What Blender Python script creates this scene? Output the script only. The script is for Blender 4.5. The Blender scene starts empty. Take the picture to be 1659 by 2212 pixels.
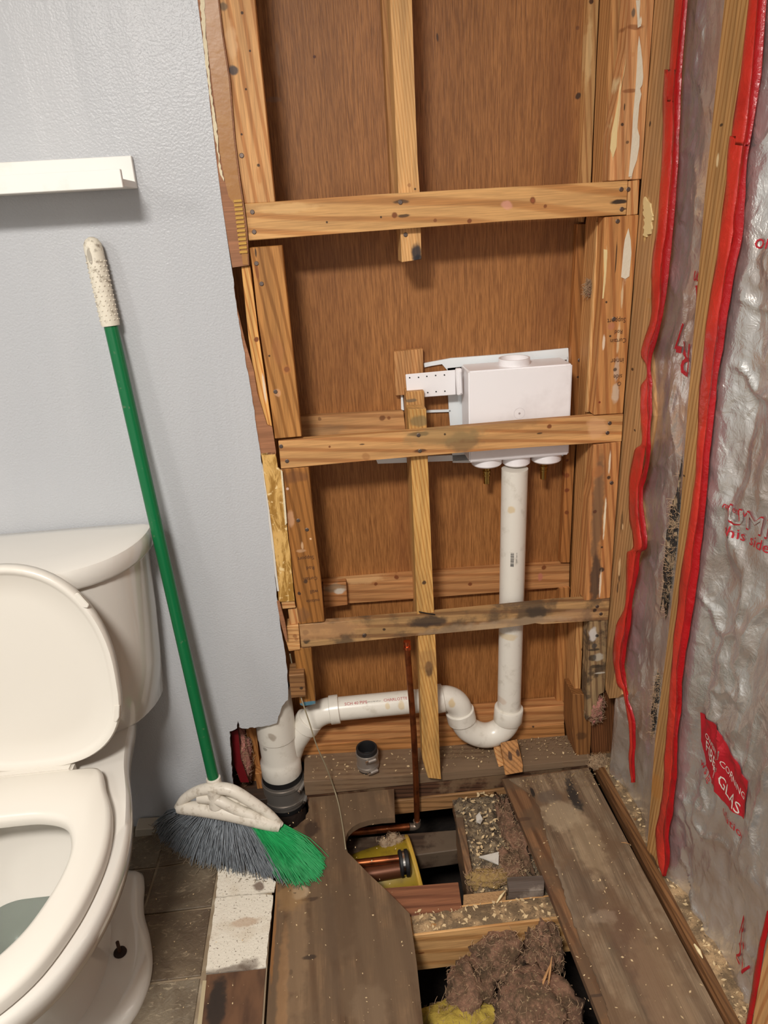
import bpy, bmesh, math, random
from math import sin, cos, pi
from mathutils import Vector, Matrix, noise
random.seed(7)
SC = bpy.context.scene
COL = SC.collection

# ---------------------------------------------------------------- camera (solved from the framing lines; scale from 2x3 lumber and 60 mm pipe)
YAW, PITCH, ROLL, F = 0.0670849, 0.38688875, 0.05935968, 1564.6
CAM = Vector((0, -1.45, 1.35))
_f = Vector((sin(YAW)*cos(PITCH), cos(YAW)*cos(PITCH), -sin(PITCH)))
_r = Vector((cos(YAW), -sin(YAW), 0)); _d = _f.cross(_r)
RX = _r*cos(ROLL) + _d*sin(ROLL); DN = -_r*sin(ROLL) + _d*cos(ROLL)
cd = bpy.data.cameras.new('camera'); cam = bpy.data.objects.new('camera', cd); COL.objects.link(cam)
cd.sensor_fit = 'HORIZONTAL'; cd.sensor_width = 36; cd.lens = F*36/1659; cd.clip_start = .02
m3 = Matrix((RX, -DN, -_f)).transposed()
cam.matrix_world = Matrix.Translation(CAM) @ m3.to_4x4()
SC.camera = cam

def at(x, y, Y=None, Z=None, X=None):
    """point where the photograph's line of sight through (x, y) meets a plane of the room"""
    d = RX*((x-829.5)/F) + DN*((y-1106)/F) + _f
    t = (Y-CAM.y)/d.y if Y is not None else (Z-CAM.z)/d.z if Z is not None else (X-CAM.x)/d.x
    return CAM + d*t

# ---------------------------------------------------------------- world, lamps, exposure
w = bpy.data.worlds.new('world'); SC.world = w; w.use_nodes = True
w.node_tree.nodes['Background'].inputs[0].default_value = (1, .97, .93, 1)
w.node_tree.nodes['Background'].inputs[1].default_value = .05
def lamp(name, loc, size, watts, col, rot=(0, 0, 0)):
    l = bpy.data.lights.new(name, 'AREA'); l.shape = 'DISK'; l.size = size; l.energy = watts; l.color = col
    o = bpy.data.objects.new(name, l); COL.objects.link(o); o.location = loc; o.rotation_euler = rot
    return o
lamp('ceiling_lamp', (-.42, -1.80, 2.24), .42, 50, (1, .955, .90))
lamp('fill_light', (-1.45, -1.3, 1.95), .35, 5, (1, .96, .9), (0, -pi/2*.8, 0))  # added fill light to soften the contrast, stands for no known fixture
SC.view_settings.view_transform = 'Standard'; SC.view_settings.look = 'None'
SC.view_settings.exposure = 0.42; SC.view_settings.gamma = 1; SC.view_settings.use_curve_mapping = False

# ---------------------------------------------------------------- helpers
def lin(c): return tuple(((v/255)/12.92 if v <= 10.3 else (((v/255)+.055)/1.055)**2.4) for v in c) + (1,)
def tag(o, label, cat=None, group=None, kind=None):
    o['label'] = label
    if cat: o['category'] = cat
    if group: o['group'] = group
    if kind: o['kind'] = kind
    return o
def wloc(o):
    v = Vector()
    while o: v += o.location; o = o.parent
    return v
def link(name, me, mat, parent=None, origin=None, smooth=False):
    if origin is None:
        n = max(1, len(me.vertices)); lo = Vector((1e9,)*3); hi = -lo
        for v in me.vertices:
            for i in range(3): lo[i] = min(lo[i], v.co[i]); hi[i] = max(hi[i], v.co[i])
        origin = (lo+hi)/2
    origin = Vector(origin)
    me.transform(Matrix.Translation(-origin))
    if mat: me.materials.append(mat)
    if smooth:
        for p in me.polygons: p.use_smooth = True
    o = bpy.data.objects.new(name, me); COL.objects.link(o)
    if parent:
        o.parent = parent; o.location = origin - wloc(parent)
    else: o.location = origin
    return o
def empty(name, loc, label, cat, group=None):
    o = bpy.data.objects.new(name, None); COL.objects.link(o); o.location = loc
    o.empty_display_size = .05
    return tag(o, label, cat, group)
def mesh_of(bm):
    bmesh.ops.recalc_face_normals(bm, faces=bm.faces[:])
    me = bpy.data.meshes.new('m'); bm.to_mesh(me); bm.free(); return me
def prism(pts, vec, bev=.0012, seg=1):
    bm = bmesh.new()
    a = [bm.verts.new(p) for p in pts]; b = [bm.verts.new(Vector(p)+Vector(vec)) for p in pts]
    bm.faces.new(a); bm.faces.new(b[::-1]); n = len(pts)
    for i in range(n): bm.faces.new((a[i], b[i], b[(i+1) % n], a[(i+1) % n]))
    if bev: bmesh.ops.bevel(bm, geom=bm.edges[:], offset=bev, segments=seg, affect='EDGES', clamp_overlap=True)
    return mesh_of(bm)
def box(lo, hi, bev=.0012, seg=1):
    l, h = lo, hi
    return prism([(l[0], l[1], l[2]), (h[0], l[1], l[2]), (h[0], l[1], h[2]), (l[0], l[1], h[2])], (0, h[1]-l[1], 0), bev, seg)
TOPZ = 2.33
def P3(pts, **pl):
    """outline points in the photo's frame laid on one plane of the room; a row y<=0 continues straight up to the ceiling"""
    k, v = list(pl.items())[0]; out = []
    for p in pts:
        vv = p[2] if len(p) > 2 else v
        if p[1] <= 0 and k in 'YX':
            q = at(p[0], 0, **{k: vv}); q.z = TOPZ
        else: q = at(p[0], p[1], **{k: vv})
        out.append(q)
    return out
def board(name, pts, mat, thick, label=None, cat=None, group=None, parent=None, bev=.0012, kind=None, **pl):
    k = list(pl)[0]
    vec = {'Y': (0, thick, 0), 'Z': (0, 0, -thick), 'X': (thick, 0, 0)}[k]
    o = link(name, prism(P3(pts, **pl), vec, bev), mat, parent)
    if label: tag(o, label, cat, group, kind)
    return o
def jag(pts, amp, step, closed=False):
    out = []; n = len(pts)
    for i in range(n - (0 if closed else 1)):
        a, b = pts[i], pts[(i+1) % n]; L = math.dist(a[:2], b[:2]); k = max(1, int(L/step))
        for j in range(k):
            t = j/k; ox, oy = (random.uniform(-amp, amp), random.uniform(-amp, amp)) if j else (0, 0)
            out.append((a[0]+(b[0]-a[0])*t+ox, a[1]+(b[1]-a[1])*t+oy))
    if not closed: out.append(pts[-1][:2])
    return out
def spline(pts, n=8):
    P = [Vector(p) for p in pts]; P = [P[0]*2-P[1]] + P + [P[-1]*2-P[-2]]; out = []
    for i in range(1, len(P)-2):
        for j in range(n):
            t = j/n; a, b, c, d = P[i-1:i+3]
            out.append(.5*((2*b)+(c-a)*t+(2*a-5*b+4*c-d)*t*t+(3*b-a-3*c+d)*t**3))
    out.append(P[-2]); return out
def tube(path, rad, seg=24, cap=True, bm=None, smooth_n=None):
    """swept round tube; rad is a number or one per path point"""
    path = [Vector(p) for p in path]
    if not hasattr(rad, '__len__'): rad = [rad]*len(path)
    own = bm is None
    if own: bm = bmesh.new()
    t0 = (path[1]-path[0]).normalized(); u = t0.orthogonal().normalized(); rings = []
    for i, p in enumerate(path):
        t = (path[min(i+1, len(path)-1)]-path[max(i-1, 0)]).normalized()
        u = (u - t*u.dot(t)).normalized(); v = t.cross(u)
        rings.append([bm.verts.new(p+(u*cos(a)+v*sin(a))*rad[i]) for a in (2*pi*k/seg for k in range(seg))])
    for a, b in zip(rings, rings[1:]):
        for k in range(seg): bm.faces.new((a[k], a[(k+1) % seg], b[(k+1) % seg], b[k]))
    if cap: bm.faces.new(rings[0][::-1]); bm.faces.new(rings[-1])
    return mesh_of(bm) if own else None
def lathe(prof, c=(0, 0, 0), seg=40, axis='Z', cap=False):
    """prof: (radius, height) points turned about an axis through c"""
    bm = bmesh.new(); rings = []
    for r, h in prof:
        ring = []
        for k in range(seg):
            a = 2*pi*k/seg; p = (r*cos(a), r*sin(a), h)
            if axis == 'Y': p = (p[0], h, p[1])
            if axis == 'X': p = (h, p[0], p[1])
            ring.append(bm.verts.new(Vector(p)+Vector(c)))
        rings.append(ring)
    for a, b in zip(rings, rings[1:]):
        for k in range(seg): bm.faces.new((a[k], a[(k+1) % seg], b[(k+1) % seg], b[k]))
    if cap: bm.faces.new(rings[0][::-1]); bm.faces.new(rings[-1])
    return mesh_of(bm)
def loft(rings, cap0=True, cap1=True):
    bm = bmesh.new(); R = [[bm.verts.new(p) for p in r] for r in rings]; n = len(R[0])
    for a, b in zip(R, R[1:]):
        for k in range(n): bm.faces.new((a[k], a[(k+1) % n], b[(k+1) % n], b[k]))
    if cap0: bm.faces.new(R[0][::-1])
    if cap1: bm.faces.new(R[-1])
    return mesh_of(bm)
def autosmooth(o, ang=35):
    me = o.data; bm = bmesh.new(); bm.from_mesh(me)
    for f in bm.faces: f.smooth = True
    for e in bm.edges:
        if len(e.link_faces) == 2 and e.calc_face_angle(0) > math.radians(ang): e.smooth = False
    bm.to_mesh(me); bm.free(); return o
def fbm(v, o=4): return noise.fractal(v, 1.0, 2.0, o)

# ---------------------------------------------------------------- materials
class NT:
    def __init__(s, name):
        s.m = bpy.data.materials.new(name); s.m.use_nodes = True; s.t = s.m.node_tree; s.N = s.t.nodes; s.b = s.N['Principled BSDF']
        s.tc = s.N.new('ShaderNodeTexCoord')
    def n(s, ty, **kw):
        x = s.N.new('ShaderNode'+ty)
        for k, v in kw.items():
            if k in ('blend_type', 'operation', 'data_type', 'wave_type', 'bands_direction', 'interpolation_type', 'clamp', 'feature', 'noise_dimensions', 'wave_profile'): setattr(x, k, v)
        return x
    def l(s, a, b): s.t.links.new(a, b)
    def mapping(s, vec, scale=(1, 1, 1), loc=(0, 0, 0)):
        x = s.n('Mapping'); s.l(vec, x.inputs[0]); x.inputs['Scale'].default_value = scale; x.inputs['Location'].default_value = loc; return x.outputs[0]
    def noise(s, vec, scale, detail=2, rough=.5, dist=0):
        x = s.n('TexNoise'); s.l(vec, x.inputs['Vector']); x.inputs['Scale'].default_value = scale; x.inputs['Detail'].default_value = detail
        x.inputs['Roughness'].default_value = rough; x.inputs['Distortion'].default_value = dist; return x.outputs['Fac']
    def ramp(s, fac, lo, hi, a=0., b=1.):
        x = s.n('MapRange'); s.l(fac, x.inputs[0]); x.inputs[1].default_value = lo; x.inputs[2].default_value = hi
        x.inputs[3].default_value = a; x.inputs[4].default_value = b; x.interpolation_type = 'SMOOTHSTEP'; return x.outputs[0]
    def mix(s, fac, a, b, mode='MIX'):
        x = s.n('Mix', data_type='RGBA', blend_type=mode)
        for i, v in ((0, fac), (6, a), (7, b)):
            if hasattr(v, 'links'): s.l(v, x.inputs[i])
            else: x.inputs[i].default_value = v
        return x.outputs[2]
    def math(s, op, a, b=0.):
        x = s.n('Math', operation=op)
        for i, v in ((0, a), (1, b)):
            if hasattr(v, 'links'): s.l(v, x.inputs[i])
            else: x.inputs[i].default_value = v
        return x.outputs[0]
    def bump(s, h, dist, strength=1.):
        x = s.n('Bump'); s.l(h, x.inputs['Height']); x.inputs['Distance'].default_value = dist; x.inputs['Strength'].default_value = strength
        s.l(x.outputs[0], s.b.inputs['Normal']); return x
    def done(s, col, rough=.6, metal=0., spec=.5):
        if hasattr(col, 'links'): s.l(col, s.b.inputs['Base Color'])
        else: s.b.inputs['Base Color'].default_value = col
        if hasattr(rough, 'links'): s.l(rough, s.b.inputs['Roughness'])
        else: s.b.inputs['Roughness'].default_value = rough
        s.b.inputs['Metallic'].default_value = metal; s.b.inputs['Specular IOR Level'].default_value = spec
        return s.m
    def spots(s, col, spots, wobble=.5):
        """stains, knots and smears that belong to the thing: (centre, radii, colour, strength), in world metres"""
        pos = s.n('NewGeometry').outputs['Position']
        if not spots: return col
        nz = s.n('TexNoise'); s.l(pos, nz.inputs['Vector']); nz.inputs['Scale'].default_value = 48; nz.inputs['Detail'].default_value = 6
        off = s.n('VectorMath', operation='SUBTRACT'); s.l(nz.outputs['Color'], off.inputs[0]); off.inputs[1].default_value = (.5, .5, .5)
        for c, r, k, st in spots:
            sub = s.n('VectorMath', operation='SUBTRACT'); s.l(pos, sub.inputs[0]); sub.inputs[1].default_value = c
            mul = s.n('VectorMath', operation='MULTIPLY'); s.l(sub.outputs[0], mul.inputs[0]); mul.inputs[1].default_value = tuple(1/max(v, 1e-4) if v else 0 for v in r)
            ad = s.n('VectorMath', operation='MULTIPLY_ADD'); s.l(off.outputs[0], ad.inputs[0]); ad.inputs[1].default_value = (wobble*2,)*3; s.l(mul.outputs[0], ad.inputs[2])
            ln = s.n('VectorMath', operation='LENGTH'); s.l(ad.outputs[0], ln.inputs[0])
            f = s.ramp(ln.outputs['Value'], 1.0, .55, 0, st)
            col = s.mix(f, col, lin(k))
        return col
def wood(name, c1, c2, axis, ring=28., fiber=.35, dirt=None, rough=.62, spots=(), amt=.75, dist=5., bump=.0004):
    """sawn lumber: growth rings warped along the board, fine fibre, optional grime (colour, cover, scale)"""
    s = NT(name); o = s.tc.outputs['Object']; ax = 'XYZ'.index(axis)
    rnd = s.n('ObjectInfo').outputs['Random']
    cb = s.n('CombineXYZ'); mm = s.math('MULTIPLY', rnd, 9.)
    for i in range(3): s.l(mm, cb.inputs[i])
    va = s.n('VectorMath', operation='ADD'); s.l(o, va.inputs[0]); s.l(cb.outputs[0], va.inputs[1]); o = va.outputs[0]
    sc = [1, 1, 1]; sc[ax] = .10; a = s.mapping(o, tuple(sc))
    n1 = s.noise(a, 9, 2, .5)
    wv = s.n('TexWave', wave_type='BANDS', bands_direction='DIAGONAL'); s.l(a, wv.inputs['Vector']); wv.inputs['Scale'].default_value = ring*1.6
    wv.inputs['Distortion'].default_value = dist; wv.inputs['Detail'].default_value = 2; wv.inputs['Detail Scale'].default_value = .35; wv.inputs['Detail Roughness'].default_value = .5
    sc2 = [1, 1, 1]; sc2[ax] = .035; b = s.mapping(o, tuple(sc2)); fb = s.noise(b, 420, 3, .6); fb2 = s.noise(b, 70, 2, .5)
    wf = s.ramp(wv.outputs['Fac'], .5, .97, 0, min(1, amt*1.15))
    col = s.mix(wf, lin(c1), lin(c2))
    g = s.math('MULTIPLY', s.math('ADD', fb, fb2), .5)
    sh = s.ramp(g, .3, .7, 1-fiber, 1+fiber*.6)
    hs = s.n('HueSaturation'); s.l(col, hs.inputs['Color']); s.l(sh, hs.inputs['Value']); col = hs.outputs[0]
    col = s.mix(s.ramp(n1, .35, .75, 0, .35), col, lin(tuple(v*.78 for v in c1)))
    if dirt:
        dk, cover, ds = dirt; d = s.noise(s.tc.outputs['Object'], ds, 6, .62)
        col = s.mix(s.ramp(d, .62-cover*.4, .72-cover*.3, 0, .85), col, lin(dk))
    col = s.spots(col, spots)
    s.bump(g, bump); return s.done(col, rough, spec=.35)
def plain(name, c, rough=.4, metal=0., bump=None, spec=.5, speck=None, coat=0.):
    s = NT(name); col = lin(c); o = s.tc.outputs['Object']
    if speck: col = s.mix(s.ramp(s.noise(o, speck[1], 5, .6), .5, .72, 0, speck[2]), col, lin(speck[0]))
    if bump: s.bump(s.noise(o, bump[0], 3, .55), bump[1])
    s.b.inputs['Coat Weight'].default_value = coat; s.b.inputs['Coat Roughness'].default_value = .08
    return s.done(col, rough, metal, spec)
def spot(px, py, r, col, st=.9, asp=(1, 1), Y=None, X=None, Z=None):
    """one stain read off the photo: centre pixel and radius in pixels"""
    kw = dict(Y=Y) if Y is not None else dict(X=X) if X is not None else dict(Z=Z)
    c = at(px, py, **kw); e = at(px+1, py, Y=c.y); s = (e-at(px, py, Y=c.y)).length*r
    if Y is not None: rr = (s*asp[0], 0, s*asp[1])
    elif X is not None: rr = (0, s*asp[0]*1.9, s*asp[1])
    else: rr = (s*asp[0], s*asp[1]*1.5, 0)
    return (tuple(c), rr, col, st)
DK = (52, 38, 30); KN = (118, 62, 30); MOLD = (58, 54, 50); WHT = (214, 200, 178); CRM = (232, 214, 170)
def S(lst, **kw):
    out = []
    for t in lst:
        px, py, r, c = t[:4]; st = t[4] if len(t) > 4 else .9; asp = t[5] if len(t) > 5 else (1, 1)
        out.append(spot(px, py, r, c, st, asp, **kw))
    return out

PINE = (210, 159, 103); PINE_D = (180, 114, 64); RED = (174, 110, 60); RED_D = (136, 70, 34); OLD = (140, 106, 76); OLD_D = (98, 68, 46)
pine_z = wood('pine_upright', PINE, PINE_D, 'Z'); pine_x = wood('pine_level', PINE, PINE_D, 'X')
pale_z = wood('pale_pine_upright', (217, 170, 113), (191, 138, 81), 'Z', ring=60)
red_z = wood('red_fir_upright', RED, RED_D, 'Z', ring=40); back_x = wood('rear_pine_level', (199, 142, 89), (163, 104, 59), 'X', ring=16)
back_z = wood('rear_pine_upright', (191, 130, 73), (157, 98, 51), 'Z', ring=34)
old_x = wood('old_lumber_level', OLD, OLD_D, 'X', dirt=((92, 74, 58), .5, 9)); old_y = wood('old_lumber_deep', OLD, OLD_D, 'Y', dirt=((92, 74, 58), .5, 9))
dark_x = wood('dark_lumber', (96, 66, 46), (62, 40, 26), 'X', dirt=((60, 50, 42), .4, 14)); dark_z = wood('dark_fir', (122, 76, 44), (88, 50, 26), 'Z', ring=60)
luan_strip = wood('luan_edge_strip', (163, 112, 79), (138, 92, 62), 'X', ring=6, amt=.3, fiber=.3)
dustm = plain('grey_dust', (150, 126, 98), .95, bump=(160, .003), speck=((92, 72, 52), 24, .7))

# ================================================================ STRUCTURE
# -- painted panel to the left of the opening
s = NT('grey_wall_paint'); o = s.tc.outputs['Object']
h = s.math('ADD', s.noise(o, 260, 3, .5), s.math('MULTIPLY', s.noise(s.mapping(o, (9, 1, .5)), 3.2, 2, .5), 2.6))
s.bump(h, .0011, .8)
c = s.mix(s.ramp(s.noise(s.mapping(o, (3, 1, .6)), 2.2, 3), .35, .75, 0, .5), lin((184, 186, 189)), lin((194, 195, 197)))
paint = s.done(c, .34, spec=.5)
edge = jag([(427, 0), (450, 190), (460, 280), (478, 430), (500, 575)], .6, 40)[:-1] + jag([(500, 575), (512, 670), (523, 736), (545, 860), (560, 960), (575, 1080), (590, 1200), (597, 1278), (604, 1340), (614, 1400), (621, 1450), (622, 1512)], .9, 9)[1:]
torn = jag([(622, 1512), (614, 1520), (607, 1532), (601, 1548), (598, 1562), (585, 1566), (560, 1570), (530, 1574), (517, 1571), (514, 1558), (512, 1573), (496, 1580), (499, 1620), (503, 1700), (507, 1760)], 1.4, 5)[1:]
pts = P3(edge+torn, Y=-.008)
pts[0].z = 2.35
pts += [Vector((pts[-1].x+.002, -.008, -.08)), Vector((-1.7, -.008, -.08)), Vector((-1.7, -.008, 2.35))]
wl = link('wall_left', prism(pts, (0, .006, 0), 0), paint); tag(wl, 'pale grey painted wall panel with a torn lower corner', kind='structure')
ply_edge = plain('torn_ply_core', (128, 78, 48), .9, bump=(200, .001))
cream = plain('torn_paper', (222, 208, 176), .85, bump=(300, .001))
# -- rear plywood skin
s = NT('luan_plywood'); o = s.tc.outputs['Object']
f1 = s.noise(s.mapping(o, (1, 1, .05)), 520, 4, .6); f2 = s.noise(s.mapping(o, (1, 1, .06)), 40, 3, .55); f3 = s.noise(s.mapping(o, (1, 1, .35)), 5, 4, .55, .8)
c = s.mix(s.ramp(f1, .25, .75), lin((124, 78, 38)), lin((180, 122, 68)))
c = s.mix(s.ramp(f2, .4, .75, 0, .25), c, lin((134, 86, 44))); c = s.mix(s.ramp(f3, .5, .75, 0, .4), c, lin((112, 64, 36)))
c = s.spots(c, S([(1248, 208, 8, DK), (945, 80, 5, DK, .8, (.6, 2)), (1248, 60, 5, (90, 50, 30), .6), (679, 122, 4, (80, 30, 20)), (590, 215, 14, (140, 105, 80), .6, (1.6, .5)), (600, 130, 9, (150, 116, 90), .45, (.7, 4))], Y=.145))
s.bump(f1, .0006); luan = s.done(c, .5, spec=.4)
wb = link('wall_back', box((-.42, .145, -.02), (.80, .151, 2.35), 0), luan); tag(wb, 'red-brown plywood skin at the back of the open wall cavity', kind='structure')
wall_m = plain('far_wall_paint', (200, 202, 204), .6)
ceil_m = plain('ceiling_paint', (222, 220, 214), .8, bump=(90, .001))
def plane(name, quad, mat, label, kind='structure', t=(0, 0, 0)):
    o = link(name, prism([Vector(q) for q in quad], t, 0), mat); return tag(o, label, kind=kind)
plane('ceiling', [(-1.75, -3, 2.35), (.9, -3, 2.35), (.9, .2, 2.35), (-1.75, .2, 2.35)], ceil_m, 'off-white ceiling above the room', t=(0, 0, .02))
plane('wall_rear', [(-1.75, -3, -.1), (.9, -3, -.1), (.9, -3, 2.35), (-1.75, -3, 2.35)], wall_m, 'painted wall behind the viewpoint', t=(0, -.02, 0))
plane('wall_side', [(-1.72, -3, -.1), (-1.72, .2, -.1), (-1.72, .2, 2.35), (-1.72, -3, 2.35)], wall_m, 'painted side wall beyond the toilet', t=(-.02, 0, 0))
sheath = plain('outer_sheathing', (70, 52, 40), .9)
plane('wall_right', [(.78, -3, -.5), (.78, .2, -.5), (.78, .2, 2.35), (.78, -3, 2.35)], sheath, 'dark outer sheathing behind the foil-faced insulation', t=(.02, 0, 0))
soil = plain('crawlspace_soil', (34, 26, 20), 1, bump=(20, .02))
plane('ground', [(-1.75, -3, -.42), (.9, -3, -.42), (.9, .2, -.42), (-1.75, .2, -.42)], soil, 'dark crawlspace bottom under the floor opening', t=(0, 0, -.02))

plane('wall_crawlspace', [(-1.75, .153, -.45), (.9, .153, -.45), (.9, .153, .02), (-1.75, .153, .02)], soil, 'dark crawlspace side below the cavity', t=(0, .02, 0))
# -- floor: subfloor slab under tiles, stone-pattern vinyl tiles as separate pieces
def sag(x, y): 
    a = min(1, max(0, (-.25-x)/.22)); b = min(1, max(0, (y+.30)/.22)); return -.030*a*b
s = NT('grout_base'); fl_m = s.done(s.mix(s.ramp(s.noise(s.tc.outputs['Object'], 30, 4), .4, .7), lin((138, 120, 96)), lin((160, 146, 124))), .9)
bm = bmesh.new(); nx, ny = 24, 36; G = {}
GX = [-1.7+1.43*i/22 for i in range(23)]+[-.24, -.215]; GY = [-3+2.9*j/34 for j in range(35)]+[-.05, -.01]
for i in range(nx+1):
    for j in range(ny+1):
        x = GX[i]; y = GY[j]
        G[i, j] = bm.verts.new((x, y, sag(x, y)))
for i in range(nx):
    for j in range(ny):
        if i < 22 or j < 34: bm.faces.new((G[i, j], G[i+1, j], G[i+1, j+1], G[i, j+1]))
for v in [v for v in bm.verts if not v.link_faces]: bm.verts.remove(v)
r = bmesh.ops.extrude_face_region(bm, geom=bm.faces[:])
bmesh.ops.translate(bm, vec=(0, 0, -.03), verts=[v for v in r['geom'] if isinstance(v, bmesh.types.BMVert)])
floor = link('floor', mesh_of(bm), fl_m, origin=(-.9, -1.5, 0)); tag(floor, 'tiled bathroom floor left of the cut-away subfloor', kind='structure')
def tile_mat(name, a, b, v):
    s = NT(name); o = s.tc.outputs['Object']; g = s.n('NewGeometry').outputs['Position']
    n1 = s.noise(g, 9, 5, .6, 1.2); n2 = s.noise(s.mapping(g, (1, 2.2, 1)), 34, 5, .65, 2.)
    c = s.mix(s.ramp(n1, .35, .7), lin(a), lin(b)); c = s.mix(s.ramp(n2, .56, .68, 0, .6), c, lin(v))
    s.bump(s.noise(g, 60, 5, .6, 1.), .003); return s.done(c, .5, spec=.4)
tA = tile_mat('slate_tile_brown', (112, 97, 78), (88, 73, 58), (164, 146, 120)); tB = tile_mat('slate_tile_grey', (122, 110, 92), (98, 84, 68), (176, 160, 134))
def quad_tile(name, x0, x1, y0, y1, mat, top=.0035, label=None):
    bm = bmesh.new(); a = [(x0, y0), (x1, y0), (x1, y1), (x0, y1)]
    lo = [bm.verts.new((x, y, sag(x, y)-.002)) for x, y in a]; hi = [bm.verts.new((x, y, sag(x, y)+top)) for x, y in a]
    bm.faces.new(lo[::-1]); bm.faces.new(hi)
    for i in range(4): bm.faces.new((lo[i], lo[(i+1) % 4], hi[(i+1) % 4], hi[i]))
    bmesh.ops.bevel(bm, geom=[e for e in bm.edges if all(v in hi for v in e.verts)], offset=.0012, segments=1, affect='EDGES')
    o = link(name, mesh_of(bm), mat, floor)
    if label: o['label'] = label
    return o
xs = [-1.7+.0, -1.372, -1.225, -1.078, -.931, -.784, -.636, -.489, -.341]; ys = [-.012, -.158, -.298, -.453, -.605, -.757, -.909, -1.061, -1.3, -1.6, -2., -2.5, -3]
for i in range(len(xs)-1):
    for j in range(len(ys)-1):
        quad_tile('tile', xs[i]+.003, xs[i+1]-.003, ys[j+1]+.003, ys[j]-.003, tA if (i+j) % 2 else tB)
for j in range(3, len(ys)-1):
    if j > 3: quad_tile('tile', -.338, -.222, ys[j+1]+.003, ys[j]-.003, tA)
# exposed white backing where the vinyl is peeled off, brown glue below
s = NT('peeled_white_backing'); g = s.n('NewGeometry').outputs['Position']
c = s.mix(s.ramp(s.noise(g, 260, 3, .6), .60, .68, 0, .85), lin((222, 214, 198)), lin((86, 66, 48)))
c = s.mix(s.ramp(s.noise(g, 18, 3, .5), .5, .75, 0, .35), c, lin((186, 166, 138)))
c = s.spots(c, S([(560, 1915, 13, (90, 62, 44), .8, (1.3, .8)), (500, 2098, 50, (96, 80, 66), .75, (1.4, .22)), (530, 1992, 40, (173, 140, 109), .6, (1., .25)), (540, 2085, 18, (90, 72, 58), .6, (1.6, .8))], Z=.004), .5)
s.bump(s.noise(g, 150, 4, .6), .0015); white_b = s.done(c, .85)
for poly, nm in (([(473, 1868), (561, 1885), (596, 1905), (592, 1925), (560, 1929), (467, 1937)], 'peeled white backing patch under the broom tip'), ([(466, 1940), (560, 1932), (590, 1934), (588, 1960), (584, 1992), (578, 2040), (575, 2088), (540, 2094), (445, 2102), (452, 2045), (459, 1990)], 'larger peeled white backing patch beside the brown tiles')):
    o = board('backing_patch', jag(poly, 1.2, 9, True), white_b, .004, Z=.0045, parent=floor, bev=0); o['label'] = nm
s = NT('stained_brown_backing'); g = s.n('NewGeometry').outputs['Position']
c = s.mix(s.ramp(s.noise(s.mapping(g, (3, 1, 1)), 9, 4), .4, .7), lin((104, 72, 48)), lin((70, 46, 30)))
stain_m = s.done(s.spots(c, S([(468, 2170, 26, (36, 28, 22), .9, (1., 2.2))], Z=.002)), .75)
o = board('backing_patch', [(446, 2106), (574, 2092), (570, 2140), (562, 2260), (560, 2500), (420, 2500), (432, 2230)], stain_m, .003, Z=.0022, parent=floor, bev=0); o['label'] = 'dark brown stained floor patch below the white patches'
o = board('grout_line', [(438, 2118), (446, 2118), (434, 2230), (424, 2230)], plain('cream_strip', (176, 160, 128), .8), .003, Z=.004, parent=floor, bev=0); o['label'] = 'cream grout strip beside the dark stained patch'
bb = link('baseboard_left', prism([at(292, 1812, Y=-.05), at(345, 1806, Y=-.05), at(345, 1789, Y=-.05), at(292, 1792, Y=-.05)], (0, .038, 0), .002), plain('old_caulk', (176, 168, 152), .7)); tag(bb, 'short strip of off-white baseboard edge behind the toilet', kind='structure')

# ================================================================ FRONT FRAME (face of studs at Y = 0)
def nail(parent, px, py, r=.0042, **pl):
    c = at(px, py, **pl); k = list(pl)[0]
    me = nail.me.get((k, r))
    if me is None:
        me = lathe([(0.0002, -.0014), (r*.8, -.0014), (r, -.0009), (r, .001), (.0003, .001)], axis='Y' if k == 'Y' else 'X' if k == 'X' else 'Z', seg=12); me.materials.append(nail_m); nail.me[k, r] = me
    o = bpy.data.objects.new('nail', me); COL.objects.link(o); o.parent = parent; o.location = c-wloc(parent)
nail.me = {}
nail_m = plain('nail_steel', (112, 98, 90), .45, .8)
nailr_m = nail_m

def lumber(name, pts, mat, thick, label, cat='stud', group=None, nails=(), **pl):
    o = board(name, pts, mat, thick, label, cat, group, **pl)
    for n in nails: nail(o, n[0], n[1], **{k: (n[2] if len(n) > 2 else v) for k, v in pl.items()})
    return o
g_rail = 'ledger rails across the wall opening'
m = wood('rail_wood_top', (217, 166, 105), (183, 122, 65), 'X', ring=13, dist=9, spots=S([(702, 464, 0, DK)] if 0 else [
    (1151, 433, 8, KN), (1151, 433, 5, (150, 84, 48)), (852, 465, 7, KN), (1014, 477, 6, KN), (866, 436, 10, (70, 50, 34), .8, (2., .5)), (872, 466, 9, (60, 42, 28), .85, (2, .45)),
    (823, 469, 3, DK), (1095, 443, 15, (222, 158, 140), .6, (1, .7)), (1336, 436, 10, (44, 36, 32), .95, (2., .6)), (1347, 452, 4, DK, .8, (2, .6)), (706, 480, 3, DK), (940, 476, 5, KN, .7), (1178, 446, 5, KN, .8), (620, 450, 40, (228, 186, 128), .4, (2, .3))], Y=0))
lumber('rail', [(528, 440), (810, 420), (1080, 405), (1357, 390), (1353, 464), (1100, 477), (830, 497), (537, 520)], m, .019, 'pale grained rail at the top, with dark knots and a pink smear', 'rail', g_rail, [(545, 458), (549, 501), (865, 437), (1342, 409), (1343, 452)], Y=0)
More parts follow.
